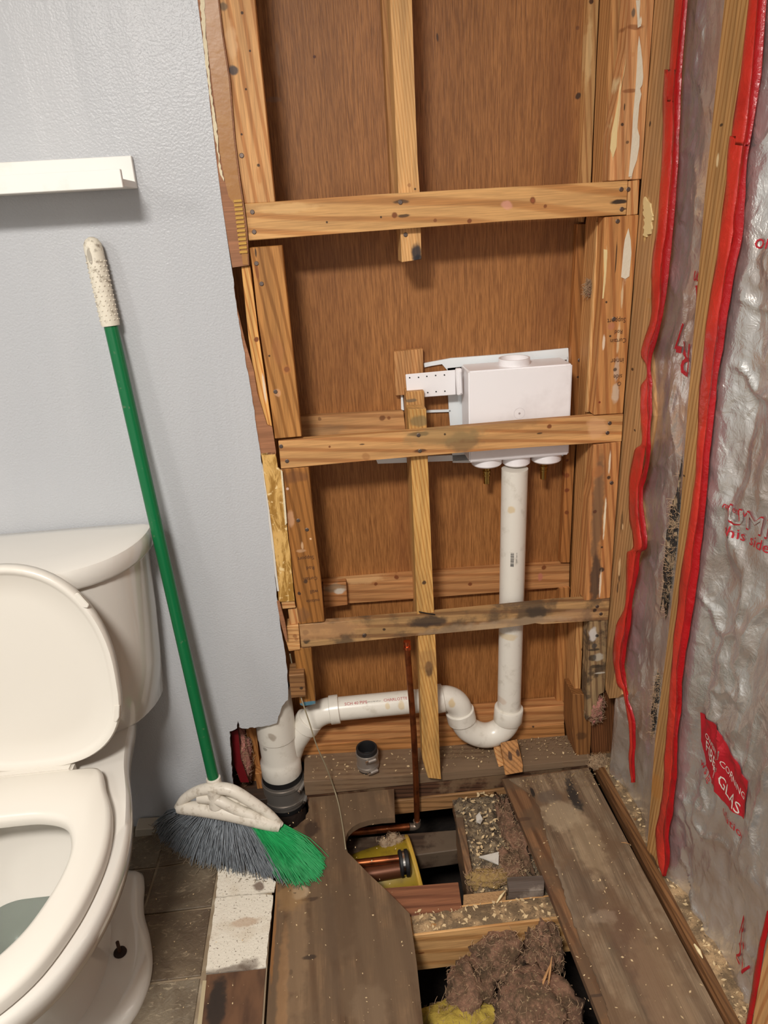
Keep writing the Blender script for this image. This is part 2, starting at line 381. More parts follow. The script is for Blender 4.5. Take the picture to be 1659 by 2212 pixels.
m = wood('rail_wood_middle', (215, 162, 103), (175, 112, 61), 'X', ring=18, dist=6, spots=S([
    (905, 938, 11, (78, 56, 38), .85, (2.6, .6)), (907, 974, 8, (84, 50, 30), .85, (2.4, .6)), (1000, 953, 46, (118, 96, 66), .7, (1.1, .6)), (960, 940, 60, (150, 126, 84), .6, (1.8, .4)), (1065, 985, 16, (90, 64, 44), .6, (1.5, .4)),
    (961, 938, 3, DK), (782, 960, 5, DK, .8, (1.5, .4)), (790, 986, 10, (150, 98, 56), .5), (1187, 921, 6, KN), (1166, 936, 4, DK, .8, (2, .6)), (1290, 925, 28, (226, 176, 130), .5, (1, 1)), (712, 965, 3, KN), (1096, 915, 60, (140, 104, 66), .5, (1.6, .3))], Y=0))
lumber('rail', [(601, 953), (900, 931), (1130, 911), (1347, 894), (1343, 954), (1130, 967), (905, 985), (607, 1013)], m, .019, 'weathered middle rail crossing in front of the white outlet box', 'rail', g_rail, [(607, 964), (620, 996), (904, 940), (907, 974), (1317, 914), (1312, 935)], Y=0)
m = wood('rail_wood_low', (182, 142, 94), (128, 88, 56), 'X', ring=14, dist=6, dirt=((92, 74, 56), .38, 9), spots=S([
    (925, 1343, 32, (54, 46, 42), .85, (1.6, .55)), (1160, 1322, 28, (60, 52, 44), .75, (1.3, .6)), (660, 1366, 9, (46, 36, 30), .85), (662, 1384, 10, (40, 34, 30), .85), (736, 1371, 6, DK), (787, 1373, 7, (70, 50, 38)), (830, 1360, 4, DK),
    (700, 1362, 55, (199, 150, 103), .55, (2, .5)), (1240, 1330, 40, (179, 140, 105), .4, (1.5, .5)), (1000, 1362, 60, (172, 146, 116), .45, (2, .3)), (1120, 1345, 70, (190, 164, 132), .4, (2, .2)), (1285, 1318, 5, DK)], Y=0))
lumber('rail', [(646, 1350), (900, 1330), (1082, 1313), (1200, 1301), (1318, 1293), (1314, 1340), (1266, 1342), (1190, 1347), (1171, 1349), (1156, 1345), (1140, 1350), (1081, 1357), (900, 1373), (770, 1386), (651, 1400)], m, .019, 'lowest grimy rail with black mould stains and a chewed bottom edge', 'rail', g_rail, [(787, 1372), (1290, 1310), (1298, 1326)], Y=0)

# left flat studs, stacked from the ceiling down
gS = 'flat studs on the left of the opening'
m = wood('left_stud_top', (215, 162, 105), (181, 118, 63), 'Z', ring=20, dist=6, spots=S([(503, 152, 13, (70, 66, 68), .9, (1, .9)), (484, 14, 12, (104, 88, 68), .8), (523, 28, 4, DK), (540, 110, 3, DK), (522, 290, 3, DK), (558, 357, 4, DK), (560, 380, 14, (191, 128, 71), .6, (.5, 1.6)), (500, 90, 26, (226, 186, 140), .5, (.6, 1.6)), (531, 193, 3, DK)], Y=0))
lumber('stud', [(473, 0), (552, 0), (594, 437), (527, 440), (510, 312), (497, 170), (482, 75)], m, .038, 'tall pale flat stud at upper left, above the top rail', 'stud', gS, [(522, 336)], Y=0)
m = wood('left_stud_mid', (187, 130, 69), (140, 88, 36), 'Z', ring=26, dist=9, spots=S([(619, 798, 7, (90, 48, 30), .95), (619, 798, 12, (179, 112, 61), .4), (582, 769, 3, DK), (600, 760, 26, (163, 104, 63), .4, (.6, 1.6)), (555, 585, 8, (120, 60, 30), .6, (.6, 3)), (600, 848, 10, (220, 170, 130), .5), (552, 545, 4, DK, .9, (.6, 3))], Y=0))
lumber('stud', [(539, 535), (609, 530), (652, 943), (594, 948), (575, 800), (558, 694), (548, 600)], m, .038, 'orange-brown flat stud with swirling grain below the top rail', 'stud', gS, [(565, 613), (595, 846), (554, 569)], Y=0)
m = wood('left_stud_low', (167, 110, 53), (130, 82, 34), 'Z', ring=30, dist=5, spots=S([(628, 1120, 14, (206, 160, 124), .6, (.6, 1.8)), (650, 1190, 10, (208, 168, 130), .5, (1.2, .5)), (653, 1178, 4, (220, 180, 140), .7, (.8, 3)), (646, 1282, 5, (52, 40, 34)), (660, 1256, 6, (70, 50, 36)), (640, 1030, 30, (96, 60, 40), .5, (1.2, .6)), (621, 1056, 4, (226, 190, 170)), (650, 1330, 26, (120, 84, 56), .5, (1, .8)), (671, 1164, 3, (230, 190, 150))], Y=0))
st3 = lumber('stud', [(606, 1014), (667, 1009), (680, 1150), (693, 1250), (701, 1343), (646, 1349), (636, 1270), (622, 1140)], m, .038, 'reddish flat stud with upside-down handwriting, below the middle rail', 'stud', gS, [(644, 1124), (663, 1144)], Y=0)
m = wood('left_stud_bottom', (169, 114, 55), (130, 84, 36), 'Z', ring=30, spots=S([(664, 1523, 22, (64, 128, 150), .85, (1.4, .35))], Y=0))
lumber('stud', [(635, 1402), (672, 1398), (682, 1522), (655, 1526), (648, 1523)], m, .038, 'short stud stub below the lowest rail, blue paint on its foot', 'stud', gS, Y=.004)
# narrow pieces between the painted panel and the flat studs
m = wood('narrow_stud', (223, 168, 97), (183, 116, 53), 'Z', ring=44, spots=S([(554, 734, 7, KN, .95), (556, 640, 9, (226, 212, 190), .7, (.5, 5)), (571, 840, 7, (226, 212, 190), .7, (.5, 5))], Y=0))
lumber('stud', [(521, 576), (540, 574), (548, 640), (558, 720), (574, 830), (592, 950), (578, 950), (566, 900), (552, 830), (537, 730), (529, 650)], m, .038, 'narrow bright stud squeezed between grey panel and swirly-grain stud', 'stud', Y=.001)
glue_m = plain('brown_adhesive', (161, 110, 51), .38, bump=(40, .0008), speck=((181, 132, 61), 30, .3))
st = board('panel_strip', [(430, 0), (473, 0), (482, 75), (497, 170), (508, 300), (519, 390), (527, 441), (534, 497), (538, 573), (502, 578), (492, 520), (478, 430), (458, 270), (449, 190)], luan_strip, .006, 'strip of torn wall panel with brown glue, beside the upper stud', 'panel strip', Y=-.007, bev=0)
o = board('adhesive_smear', [(443, 0), (471, 0), (480, 80), (494, 170), (505, 300), (516, 390), (524, 441), (531, 497), (536, 572), (525, 572), (512, 480), (505, 440), (494, 425), (487, 395), (475, 330), (466, 240), (452, 130)], glue_m, .0012, parent=st, Y=-.0084, bev=0); o['label'] = 'glossy brown adhesive smear'
rib = plain('amber_adhesive', (193, 148, 63), .3)
for k in range(13):
    y0 = 432+k*9.2; t = (y0-432)/120; x0 = 504+t*14; x1 = 522+t*13
    o = board('adhesive_ridge', [(x0, y0), (x1, y0-1.5), (x1+1, y0+4), (x0+1, y0+5.5)], rib, .0012, parent=st, Y=-.0105, bev=.0005)
o = board('torn_paper', jag([(431, 0), (441, 0), (444, 60), (450, 130), (455, 190), (463, 240), (471, 300), (474, 350), (484, 385), (484, 392), (476, 378), (468, 320), (460, 265), (451, 195), (442, 120)], 1.6, 7, True), cream, .0015, parent=st, Y=-.0095, bev=0); o['label'] = 'ragged cream paper edge'
board('panel_strip', [(503, 600), (511, 660), (530, 740), (548, 800), (556, 850), (577, 918), (588, 922), (596, 975), (596, 981), (563, 983), (552, 925), (545, 870), (523, 742), (508, 660)], luan_strip, .005, 'thin tapering strip of torn brown panel at mid height', 'panel strip', Y=-.006, bev=0)
gm = NT('flaking_yellow_glue'); o_ = gm.tc.outputs['Object']; nn = gm.noise(gm.mapping(o_, (1, 1, .3)), 46, 6, .7, .6)
cc = gm.mix(gm.ramp(nn, .42, .56), lin((161, 118, 53)), lin((219, 176, 105))); cc = gm.mix(gm.ramp(gm.noise(o_, 90, 4), .6, .7), cc, lin((236, 206, 150))); gm.bump(nn, .002)
glue2 = gm.done(cc, .35)
st = board('panel_strip', jag([(564, 980), (594, 976), (600, 1010), (607, 1017), (612, 1060), (618, 1120), (621, 1150), (629, 1216), (634, 1275), (637, 1298), (602, 1300), (598, 1240), (590, 1165), (581, 1097), (571, 1030)], .8, 16, True), glue2, .006, 'strip crusted with flaking yellow glue beside the written-on stud', 'panel strip', Y=-.006, bev=0)
o = board('white_edge', [(606, 1014), (610, 1018), (616, 1080), (620, 1130), (616, 1135), (610, 1060)], cream, .002, parent=st, Y=-.0075, bev=0)
o = board('white_edge', [(567, 1000), (571, 1032), (581, 1098), (590, 1166), (598, 1240), (603, 1277), (599, 1277), (590, 1215), (577, 1120), (566, 1040)], plain('white_paper_edge', (214, 208, 198), .8), .002, parent=st, Y=-.0074, bev=0)
lumber('wood_block', [(607, 1299), (636, 1296), (639, 1313), (610, 1316)], pine_x, .03, 'small pale block under the yellow glue strip', 'block', Y=-.002)
lumber('wood_block', [(622, 1316), (642, 1313), (647, 1346), (626, 1351)], pine_z, .03, 'short brown block just above the left end block of the lowest rail', 'block', Y=.006)
board('panel_strip', [(598, 1300), (604, 1300), (616, 1345), (621, 1382), (617, 1384), (606, 1345)], luan_strip, .006, 'dangling brown splinter beside the grey panel edge', 'panel strip', Y=-.012, bev=0)
m = wood('end_block_wood', (219, 166, 107), (185, 128, 75), 'X', ring=40, spots=S([(637, 1374, 6, KN, .6), (640, 1381, 5, KN, .5)], Y=0))
lumber('wood_block', [(619, 1353), (645, 1350), (649, 1404), (624, 1407), (616, 1380)], m, .036, 'pale end block butted to the lowest rail', 'block', Y=0)
m = wood('low_block_wood', (150, 108, 68), (112, 74, 44), 'X', spots=S([(652, 1476, 5, DK)], Y=0))
lumber('wood_block', [(624, 1459), (657, 1456), (661, 1505), (629, 1508)], m, .05, 'square brown block on the thin cable below the lowest rail', 'block', Y=-.02)
lumber('stud', [(531, 1574), (553, 1572), (560, 1640), (566, 1690), (568, 1750), (538, 1750), (537, 1650)], back_z, .03, 'brown upright seen through the torn corner beside the drain', 'stud', Y=.09)

# right-hand upright stack
gR = 'front studs on the right of the opening'
m = wood('right_stud_top', (215, 158, 105), (189, 126, 77), 'Z', ring=24, spots=S([(1368, 28, 7, (110, 92, 76), .9, (.7, 1.5)), (1380, 20, 3, (236, 226, 200), .9, (1, 10)), (1384, 45, 4, (236, 226, 200), .9, (.8, 2.5)), (1380, 110, 3, WHT, .8, (.7, 8)), (1384, 150, 6, (226, 216, 196), .9, (.8, 4)), (1377, 185, 5, (206, 196, 180), .9, (.7, 4)), (1379, 208, 6, (232, 222, 196), .9, (.8, 4)), (1374, 240, 6, (196, 186, 170), .9, (.8, 5)), (1372, 290, 8, (236, 226, 196), .9, (.8, 4)), (1370, 325, 7, (236, 226, 196), .9, (.8, 4)), (1363, 375, 4, (236, 226, 200), .9, (.9, 3)), (1371, 58, 11, KN, .6, (2, .6)), (1362, 196, 10, KN, .6, (2, .5)), (1338, 220, 4, (240, 220, 170), .8, (.8, 14)), (1326, 300, 6, (242, 222, 166), .9, (.9, 7)), (1344, 269, 4, DK), (1349, 232, 3, DK, .9, (.6, 3)), (1355, 307, 4, DK, .7), (1367, 117, 6, (199, 140, 89), .7)], Y=0))
lumber('stud', [(1362, 0), (1413, 0), (1386, 387), (1317, 391), (1318, 345), (1320, 290), (1336, 200), (1352, 100)], m, .038, 'upper right stud with scalloped edge and runs of dried white glue', 'stud', gR, Y=0)
lumber('wood_block', [(1358, 391), (1382, 388), (1378, 463), (1354, 466)], pine_z, .036, 'small block closing the right end of the top rail', 'block', nails=[(1357, 409)], Y=.001)
m = wood('right_stud_mid', (205, 144, 85), (169, 104, 55), 'Z', ring=20, spots=S([(1354, 558, 11, (226, 214, 186), .95, (.7, 5)), (1352, 570, 6, (196, 180, 150), .6, (.8, 6)), (1344, 640, 4, (224, 200, 160), .7, (.8, 9)), (1336, 730, 5, (226, 200, 160), .6, (.8, 8)), (1332, 800, 7, (206, 190, 170), .55, (1., 4)), (1329, 850, 10, (214, 200, 180), .6, (1, 2.6)), (1308, 580, 5, (238, 206, 156), .85, (.7, 10)), (1304, 740, 5, (236, 216, 190), .8, (.7, 4)), (1331, 555, 1.6, (40, 30, 24), .9, (1, 26)), (1326, 689, 5, (96, 60, 44)), (1310, 653, 3, DK), (1318, 726, 3, DK), (1295, 869, 3, (120, 30, 20)), (1329, 798, 5, (80, 66, 56)), (1320, 705, 10, (183, 116, 91), .6)], Y=0))
st4 = lumber('stud', [(1307, 469), (1380, 464), (1375, 520), (1346, 893), (1283, 897), (1292, 780), (1301, 620)], m, .038, 'right stud between top and middle rails with upside-down pencil writing', 'stud', gR, [(1326, 689), (1334, 478)], Y=0)
m = wood('right_stud_low', (199, 138, 83), (159, 98, 55), 'Z', ring=26, spots=S([(1291, 1100, 22, (112, 88, 66), .75, (.7, 7)), (1286, 1250, 18, (70, 58, 50), .85, (.8, 4)), (1300, 1230, 7, (50, 40, 36), .9), (1317, 1000, 4, (232, 216, 190), .85, (.7, 8)), (1306, 1120, 5, (240, 226, 196), .9, (.6, 10)), (1297, 1260, 4, (236, 220, 196), .8, (.7, 10)), (1315, 1032, 5, DK), (1321, 1043, 5, (96, 50, 30)), (1285, 1105, 5, (90, 54, 38)), (1300, 1182, 3, DK), (1290, 1020, 16, (179, 116, 67), .6)], Y=0))
lumber('stud', [(1283, 961), (1342, 954), (1330, 1110), (1318, 1292), (1263, 1298), (1267, 1190), (1272, 1080), (1277, 1050), (1279, 1020)], m, .038, 'right stud stained grey between the middle and lowest rails', 'stud', gR, [(1321, 1043)], Y=0)
m = wood('rotten_stud', (164, 136, 98), (120, 90, 64), 'Z', dirt=((70, 58, 48), .38, 22), spots=S([(1282, 1370, 12, (210, 204, 196), .9, (.9, 1.8)), (1290, 1374, 5, (40, 34, 32)), (1284, 1396, 8, (70, 66, 62), .9), (1292, 1420, 14, (196, 188, 172), .7, (1, .8)), (1283, 1404, 8, (40, 38, 36), .8, (2, .5)), (1280, 1422, 10, (48, 42, 38), .8, (1, 1)), (1290, 1440, 16, (56, 46, 38), .8, (1.2, .35)), (1296, 1454, 9, (206, 198, 184), .7, (1.6, .3))], Y=0), bump=.002)
lumber('stud', jag([(1273, 1343), (1313, 1340), (1305, 1495), (1294, 1500), (1284, 1540), (1266, 1556), (1268, 1490)], .7, 14, True), m, .036, 'rotten mould-crusted stud end below the lowest rail on the right', 'stud', gR, Y=.001, bev=0)
beadm = plain('white_glue_bead', (222, 212, 190), .7, bump=(120, .001)); scr = plain('fresh_scrape', (228, 204, 148), .8, bump=(200, .0005))
P_top = bpy.data.objects['stud.015'] if False else [o_ for o_ in COL.objects if o_.get('label', '').startswith('upper right stud')][0]
o = board('glue_bead', [(1381, 77), (1385, 106), (1388.5, 145), (1390, 167), (1388, 183), (1382, 192), (1386, 203), (1381, 226), (1379, 249), (1376, 276), (1382, 294), (1381, 316), (1376, 346), (1368, 366), (1365, 382), (1358, 382), (1360, 362), (1365, 305), (1368, 249), (1373, 192), (1376, 147), (1378, 102)], beadm, .0014, parent=P_top, Y=-.0016, bev=.0004); o['label'] = 'long scalloped bead of dried white glue'
o = board('scraped_edge', [(1353, 127), (1346, 165), (1340, 203), (1335, 253), (1332, 317), (1324, 341), (1318, 321), (1322, 283), (1331, 240), (1338, 203), (1349, 154)], scr, .001, parent=P_top, Y=-.0012, bev=0); o['label'] = 'pale freshly scraped edge'
o = board('glue_bead', [(1374, 0.5), (1380, 0.5), (1382, 40), (1385, 56), (1378, 60), (1377, 40)], beadm, .001, parent=P_top, Y=-.0012, bev=0)
o = board('glue_bead', [(1358, 493), (1362.5, 518), (1364, 547), (1360, 597), (1351, 603), (1342, 599), (1347, 540), (1350, 518)], beadm, .0014, parent=st4, Y=-.0016, bev=.0004); o['label'] = 'lozenge of dried white glue'
o = board('scraped_edge', [(1304, 538), (1312, 540), (1310, 580), (1304, 645), (1301, 645), (1305, 590)], scr, .001, parent=st4, Y=-.0012, bev=0)
# corner upright of the side wall, with splintered foot
m = wood('corner_stud', (193, 148, 99), (163, 118, 73), 'Z', ring=30, spots=S([(1403, 268, 5, DK, .9, (.6, 1.4)), (1396, 470, 9, (236, 204, 140), .85, (.8, 5)), (1393, 500, 7, (226, 190, 120), .8, (.6, 4)), (1337, 1240, 6, (60, 44, 34), .7, (.6, 4)), (1342, 1130, 6, (110, 84, 56), .8, (.7, 5)), (1344, 1138, 3, (230, 196, 150), .9, (.8, 3)), (1337, 1225, 5, (236, 200, 150), .9, (.7, 5)), (1333, 1270, 4, (80, 60, 44), .8, (.7, 4)), (1365, 797, 4, DK), (1370, 930, 3, DK), (1400, 650, 7, (179, 130, 71), .6), (1318, 1440, 14, (120, 92, 60), .6, (1, 5))], X=.62))
lumber('corner_stud', jag([(1414, 0), (1466, 0), (1450, 280), (1434, 480), (1424, 600), (1414, 680), (1399, 740), (1398, 900), (1384, 1000), (1372, 1060), (1378, 1170), (1362, 1230), (1352, 1300), (1342, 1350), (1338, 1430), (1343, 1500), (1335, 1507), (1316, 1509), (1308, 1490), (1307, 1440), (1313, 1340), (1331, 1100), (1347, 900), (1386, 390)], .5, 60, True), m, .034, 'corner stud of the side wall with a broken splintered foot', 'stud', X=.621, bev=0)
lumber('stud', [(1274, 1500), (1350, 1490), (1368, 1560), (1360, 1642), (1282, 1645), (1274, 1600)], dark_z, .03, 'dark brown board low in the corner below the broken stud', 'stud', Y=.03)

# center studs
m = wood('center_stud_top', (217, 168, 109), (199, 146, 87), 'Z', ring=70, dist=1.5, spots=S([(900, 548, 17, (46, 44, 48), .95, (.8, 1.5)), (905, 560, 12, (36, 36, 40), .9), (884, 400, 5, (150, 96, 56), .6), (897, 408, 3, DK), (877, 507, 2, DK)], Y=.02))
lumber('center_stud', [(843, 0), (892, 0), (896, 200), (902, 352), (907, 420), (911, 560), (890, 563), (868, 567), (861, 420)], m, .064, 'upper center stud ending in a charred black stub below the top rail', 'stud', nails=[(876, 507)], Y=.020)
m = wood('center_stud_low', (207, 160, 93), (179, 124, 61), 'Z', ring=50, dist=2.5, spots=S([(925, 1438, 15, (84, 60, 42), .85, (.8, 1.5)), (917, 1259, 6, (60, 40, 28), .9), (905, 912, 22, (120, 104, 70), .75, (1.1, .7)), (905, 1100, 10, (217, 176, 111), .4, (.5, 6)), (924, 1420, 30, (150, 110, 70), .4, (1, 1))], Y=.01))
lumber('center_stud', [(881, 884, .020), (921, 883, .020), (924, 991, .020), (933, 1221, .015), (944, 1461, -.003), (950, 1642, -.018), (953, 1684, -.022), (925, 1681, -.022), (913, 1642, -.018), (905, 1425, 0), (897, 1221, .015), (888, 993, .020)], m, .038, 'lower center stud running from outlet box down to the bottom plate', 'stud', nails=[(917, 1259)], Y=.02)
board('wire_tie', [(905, 1321), (920, 1324), (940, 1327), (940, 1329), (920, 1326), (905, 1323)], plain('black_wire', (30, 26, 24), .5), .002, 'thin black wire tied round the center stud', 'wire', Y=-.002, bev=0)
m = wood('center_stud_rear', (209, 158, 97), (175, 118, 65), 'Z', ring=60, dist=1.5, spots=S([(888, 865, 12, (110, 96, 76), .8, (1.4, .4))], Y=.084))
lumber('center_stud', [(877, 847), (916, 844), (922, 1000), (934, 1480), (905, 1484), (893, 1200)], m, .052, 'rear center stud whose sawn top stands above its front neighbor', 'stud', Y=.084)

# rear frame against the plywood
m = wood('rear_block_wood', (199, 146, 93), (171, 116, 67), 'Z', ring=60)
lumber('wood_block', [(851, 760), (914, 753), (915, 851), (855, 855)], m, .019, 'light block fixed flat on the plywood beside the white strap', 'block', Y=.1255)
gB = 'rails behind the front frame'
m = wood('rear_rail_a', (203, 152, 99), (169, 118, 73), 'X', ring=14, dist=4, spots=S([(826, 903, 8, (110, 66, 38), .8, (1, .9)), (840, 903, 5, KN, .7), (690, 905, 5, (120, 80, 50), .7), (700, 930, 30, (150, 120, 88), .4, (2, .5))], Y=.126))
lumber('rail', [(645, 900), (872, 889), (876, 930), (876, 960), (645, 975)], m, .019, 'short rear rail left of the outlet box, behind the middle rail', 'rail', gB, Y=.126)
m = wood('rear_rail_b', (201, 144, 91), (161, 104, 59), 'X', ring=16, dist=5, spots=S([(1175, 1226, 6, KN), (1167, 1246, 8, (193, 120, 101), .8, (.8, 1.4)), (1016, 1262, 5, KN), (857, 1247, 6, KN), (812, 1262, 5, KN), (780, 1250, 40, (226, 184, 130), .5, (1.6, .4))], Y=.126))
lumber('rail', [(640, 1260), (900, 1240), (1080, 1226), (1231, 1218), (1230, 1268), (1080, 1279), (900, 1293), (640, 1312)], m, .019, 'long rear rail crossing behind the white standpipe', 'rail', gB, Y=.126)
m = wood('block_foil_wood', (191, 130, 79), (150, 96, 52), 'X', spots=S([(722, 1272, 26, (150, 130, 104), .7, (1.2, .5)), (734, 1278, 13, (216, 206, 190), .8, (1.2, .7))], Y=.1))
lumber('wood_block', [(697, 1263), (748, 1258), (751, 1307), (700, 1314)], m, .022, 'small block with a foil scrap in front of the long rear rail', 'block', Y=.103)
lumber('sill_board', [(600, 1584), (684, 1577), (880, 1554), (1020, 1541), (1221, 1523), (1219, 1563), (880, 1590), (642, 1616), (600, 1620)], back_x, .04, 'upper of two boards along the cavity floor behind the trap', 'board', Y=.102)
m = wood('sill_board_low', (191, 132, 77), (150, 98, 52), 'X', ring=20, spots=S([(748, 1630, 6, KN), (1152, 1570, 3, DK)], Y=.1))
lumber('sill_board', [(600, 1622), (642, 1617), (880, 1591), (1219, 1564), (1221, 1592), (883, 1622), (648, 1645), (600, 1652)], m, .040, 'lower of two boards along the cavity floor, with a knot', 'board', Y=.100)
gV = 'uprights behind the right-hand studs'
m = wood('rear_upright_a', (209, 158, 101), (171, 116, 67), 'Z', ring=30, spots=S([(1277, 3, 6, (60, 30, 20)), (1272, 110, 16, (232, 196, 140), .55, (.6, 5))], Y=.12))
lumber('rear_stud', [(1268, 0), (1292, 0), (1276, 393), (1262, 480), (1256, 480), (1255, 393)], m, .022, 'lit slender upright on the plywood above the top rail', 'stud', gV, Y=.122)
lumber('rear_stud', [(1247, 484), (1270, 484), (1252, 891), (1241, 986), (1231, 1216), (1211, 1216), (1222, 986), (1233, 785)], wood('rear_upright_b', (179, 116, 61), (140, 86, 42), 'Z', ring=30, spots=S([(1252, 778, 4, DK), (1249, 815, 3, DK), (1225, 1060, 6, (110, 50, 26), .8), (1225, 1028, 7, (120, 56, 30), .7), (1225, 1108, 6, KN), (1226, 995, 4, (110, 56, 30))], Y=.12)), .022, 'rear upright right of the outlet box between top and lower rails', 'stud', gV, nails=[(1252, 778)], Y=.122)
lumber('rear_stud', [(1208, 1270), (1231, 1268), (1228, 1347), (1222, 1524), (1202, 1526), (1205, 1351)], back_z, .022, 'short rear upright low on the plywood below the rear rail', 'stud', gV, Y=.122)
lumber('side_stud', [(1320, 0), (1352, 0), (1335, 200), (1318, 391), (1303, 480), (1290, 700), (1281, 893), (1275, 1000), (1262, 1295), (1253, 1500), (1247, 1547), (1236, 1547), (1240, 1500), (1246, 1345), (1252, 1290), (1266, 962), (1276, 700), (1288, 480), (1303, 391), (1311, 200)], wood('side_stud_wood', (205, 150, 93), (169, 110, 61), 'Z', ring=34, spots=S([(1265, 1085, 6, (110, 66, 40)), (1258, 1400, 5, (80, 46, 28)), (1256, 1330, 4, KN), (1335, 200, 5, (96, 60, 40)), (1320, 270, 5, (96, 60, 40))], Y=.05)), .06, 'tall slender stud set back behind the scalloped right stud', 'stud', Y=.045)
lumber('side_stud', [(1238, 1500), (1262, 1500), (1270, 1545), (1278, 1566), (1274, 1643), (1246, 1643), (1236, 1580)], wood('foot_stud_wood', (146, 98, 54), (108, 66, 34), 'Z', ring=34, spots=S([(1256, 1590, 14, (64, 42, 26), .6)], Y=.02)), .07, 'brown foot of the right-hand stud standing on the bottom plate', 'stud', Y=.02)
for a in ([(1290, 480), (1294, 480), (1272, 890), (1266, 890)],):
    board('wood_strip', a, pale_z, .008, 'thin splinter strip beside the right stud behind the outlet box', 'strip', Y=.036, bev=0)
m = wood('rear_center', (193, 140, 85), (167, 112, 63), 'Z', ring=40)
lumber('rear_stud', [(822, 0), (860, 0), (884, 420), (892, 500), (860, 505), (846, 420)], m, .04, 'rear stud half hidden behind the upper center stud', 'stud', gV, Y=.104)

# bottom plate
m = wood('plate_wood', (132, 106, 80), (94, 68, 48), 'X', ring=24, dist=4.5, amt=.6, dirt=((122, 100, 78), .6, 6), spots=S([(1010, 1660, 9, (90, 74, 56), .5, (1.6, .6)), (1110, 1645, 40, (60, 46, 36), .4, (1.5, .2)), (680, 1665, 40, (171, 132, 91), .5, (1.5, .6))], Y=.0), rough=.8)
pl = [Vector((-.145, 0, 0)), Vector((.600, 0, -.001)), Vector((.600, 0, .018)), Vector((.20, 0, .026)), Vector((-.145, 0, .045))]
o = link('bottom_plate', prism(pl, (0, .100, 0), .001), m); tag(o, 'dusty bottom plate running along the foot of the open wall', 'plate')
m2 = wood('rim_wood', (92, 62, 44), (56, 36, 24), 'X', ring=30, dirt=((120, 96, 72), .3, 12))
o = link('rim_board', box((-.142, .004, -.048), (.60, .07, -.0015)), m2); tag(o, 'dark damp rim board directly under the bottom plate', 'board')
o = link('rim_board', box((-.142, .0, -.095), (.60, .038, -.049)), wood('rim_light', (167, 124, 81), (128, 92, 56), 'X', ring=22)); tag(o, 'lighter joist board below the dark rim board', 'board')

# side wall bottom plate + dusty sill, and dark board between
m = wood('side_plate_wood', (122, 84, 50), (92, 60, 34), 'Y', ring=34)
o = link('side_plate', box((.607, -2.2, -.03), (.70, .028, .014)), m); tag(o, 'bottom plate of the side wall covered in sawdust and grit', 'plate')
sd = NT('sawdust_layer'); g = sd.n('NewGeometry').outputs['Position']; c = sd.mix(sd.ramp(sd.noise(g, 30, 6, .7), .4, .65), lin((112, 92, 68)), lin((179, 148, 109))); c = sd.mix(sd.ramp(sd.noise(g, 260, 3), .62, .7), c, lin((70, 54, 40)))
sd.bump(sd.noise(g, 180, 4, .7), .003); sawdust = sd.done(c, .95)
def bumpy(name, x0, x1, y0, y1, z, amp, mat, nx=24, ny=60, parent=None, seed=0, th=.004):
    bm = bmesh.new(); V = {}
    for i in range(nx+1):
        for j in range(ny+1):
            x = x0+(x1-x0)*i/nx; y = y0+(y1-y0)*j/ny; e = min(1, min(i, nx-i)/3)*min(1, min(j, ny-j)/3)
            V[i, j] = bm.verts.new((x, y, z + amp*e*(.6+fbm(Vector((x*28+seed, y*28, 0)), 4))))
    for i in range(nx):
        for j in range(ny): bm.faces.new((V[i, j], V[i+1, j], V[i+1, j+1], V[i, j+1]))
    return link(name, mesh_of(bm), mat, parent, smooth=True)
o = bumpy('sawdust_layer', .622, .70, -2.2, .02, .0142, .006, sawdust, 12, 120); tag(o, 'layer of pale sawdust lying on the side wall plate', 'sawdust', kind='stuff')
m = wood('side_ledge_wood', (112, 76, 46), (84, 54, 30), 'Y', ring=30)
o = link('ledge_strip', prism([at(1283, 1652, Z=.006), at(1296, 1650, Z=.006), at(1480, 2000, Z=.006), Vector((.628, -1.3, .006)), Vector((.608, -1.3, .006)), at(1455, 1990, Z=.006)], (0, 0, -.02), .001), m); tag(o, 'narrow dark brown strip between right plank and side wall plate', 'strip')

# ================================================================ SUBFLOOR BOARDS
m = wood('left_plywood', (122, 96, 70), (88, 64, 44), 'Y', ring=8, dist=7, amt=.8, dirt=((100, 80, 60), .6, 5), rough=.85, spots=S([(648, 1926, 17, (196, 180, 154), .85, (1.2, .9)), (592, 2000, 9, (150, 100, 52), .6, (.6, 12)), (628, 2100, 6, (50, 38, 28)), (640, 2020, 60, (150, 122, 92), .35, (.5, 3)), (672, 1790, 22, (56, 40, 30), .85, (1, 1)), (672, 1942, 20, (60, 44, 34), .7, (1.4, .2)), (670, 2068, 18, (54, 42, 34), .8, (1.2, .25)), (740, 1900, 70, (84, 64, 46), .5, (.5, 2.2)), (640, 1760, 30, (70, 50, 38), .5), (630, 1935, 40, (150, 116, 76), .6, (1, .8)), (800, 2180, 50, (140, 118, 94), .25), (715, 2100, 60, (88, 70, 54), .4, (.4, 3)), (610, 2150, 26, (163, 122, 81), .4, (.6, 6))], Z=0))
lp = [at(*q, Z=0) for q in jag([(668, 1723), (667, 1750), (656, 1772), (640, 1786), (606, 1800)], 1.6, 6)]
lp += [at(x, y, Z=0) for x, y in [(598, 1862), (597, 1900), (594, 1950), (588, 2030), (582, 2100), (575, 2212)]] + [Vector((-.222, -1.35, 0)), Vector((.10, -1.35, 0)), at(914, 2212, Z=0), at(900, 2080, Z=0), at(885, 1974, Z=0), at(842, 1930, Z=0), at(796, 1887, Z=0), at(765, 1855, Z=0)]
lp += [at(x, y, Z=0) for x, y in [(751, 1841), (746, 1822), (747, 1808), (752, 1796), (762, 1786), (776, 1778), (796, 1772), (825, 1768), (853, 1766), (851, 1704)]]
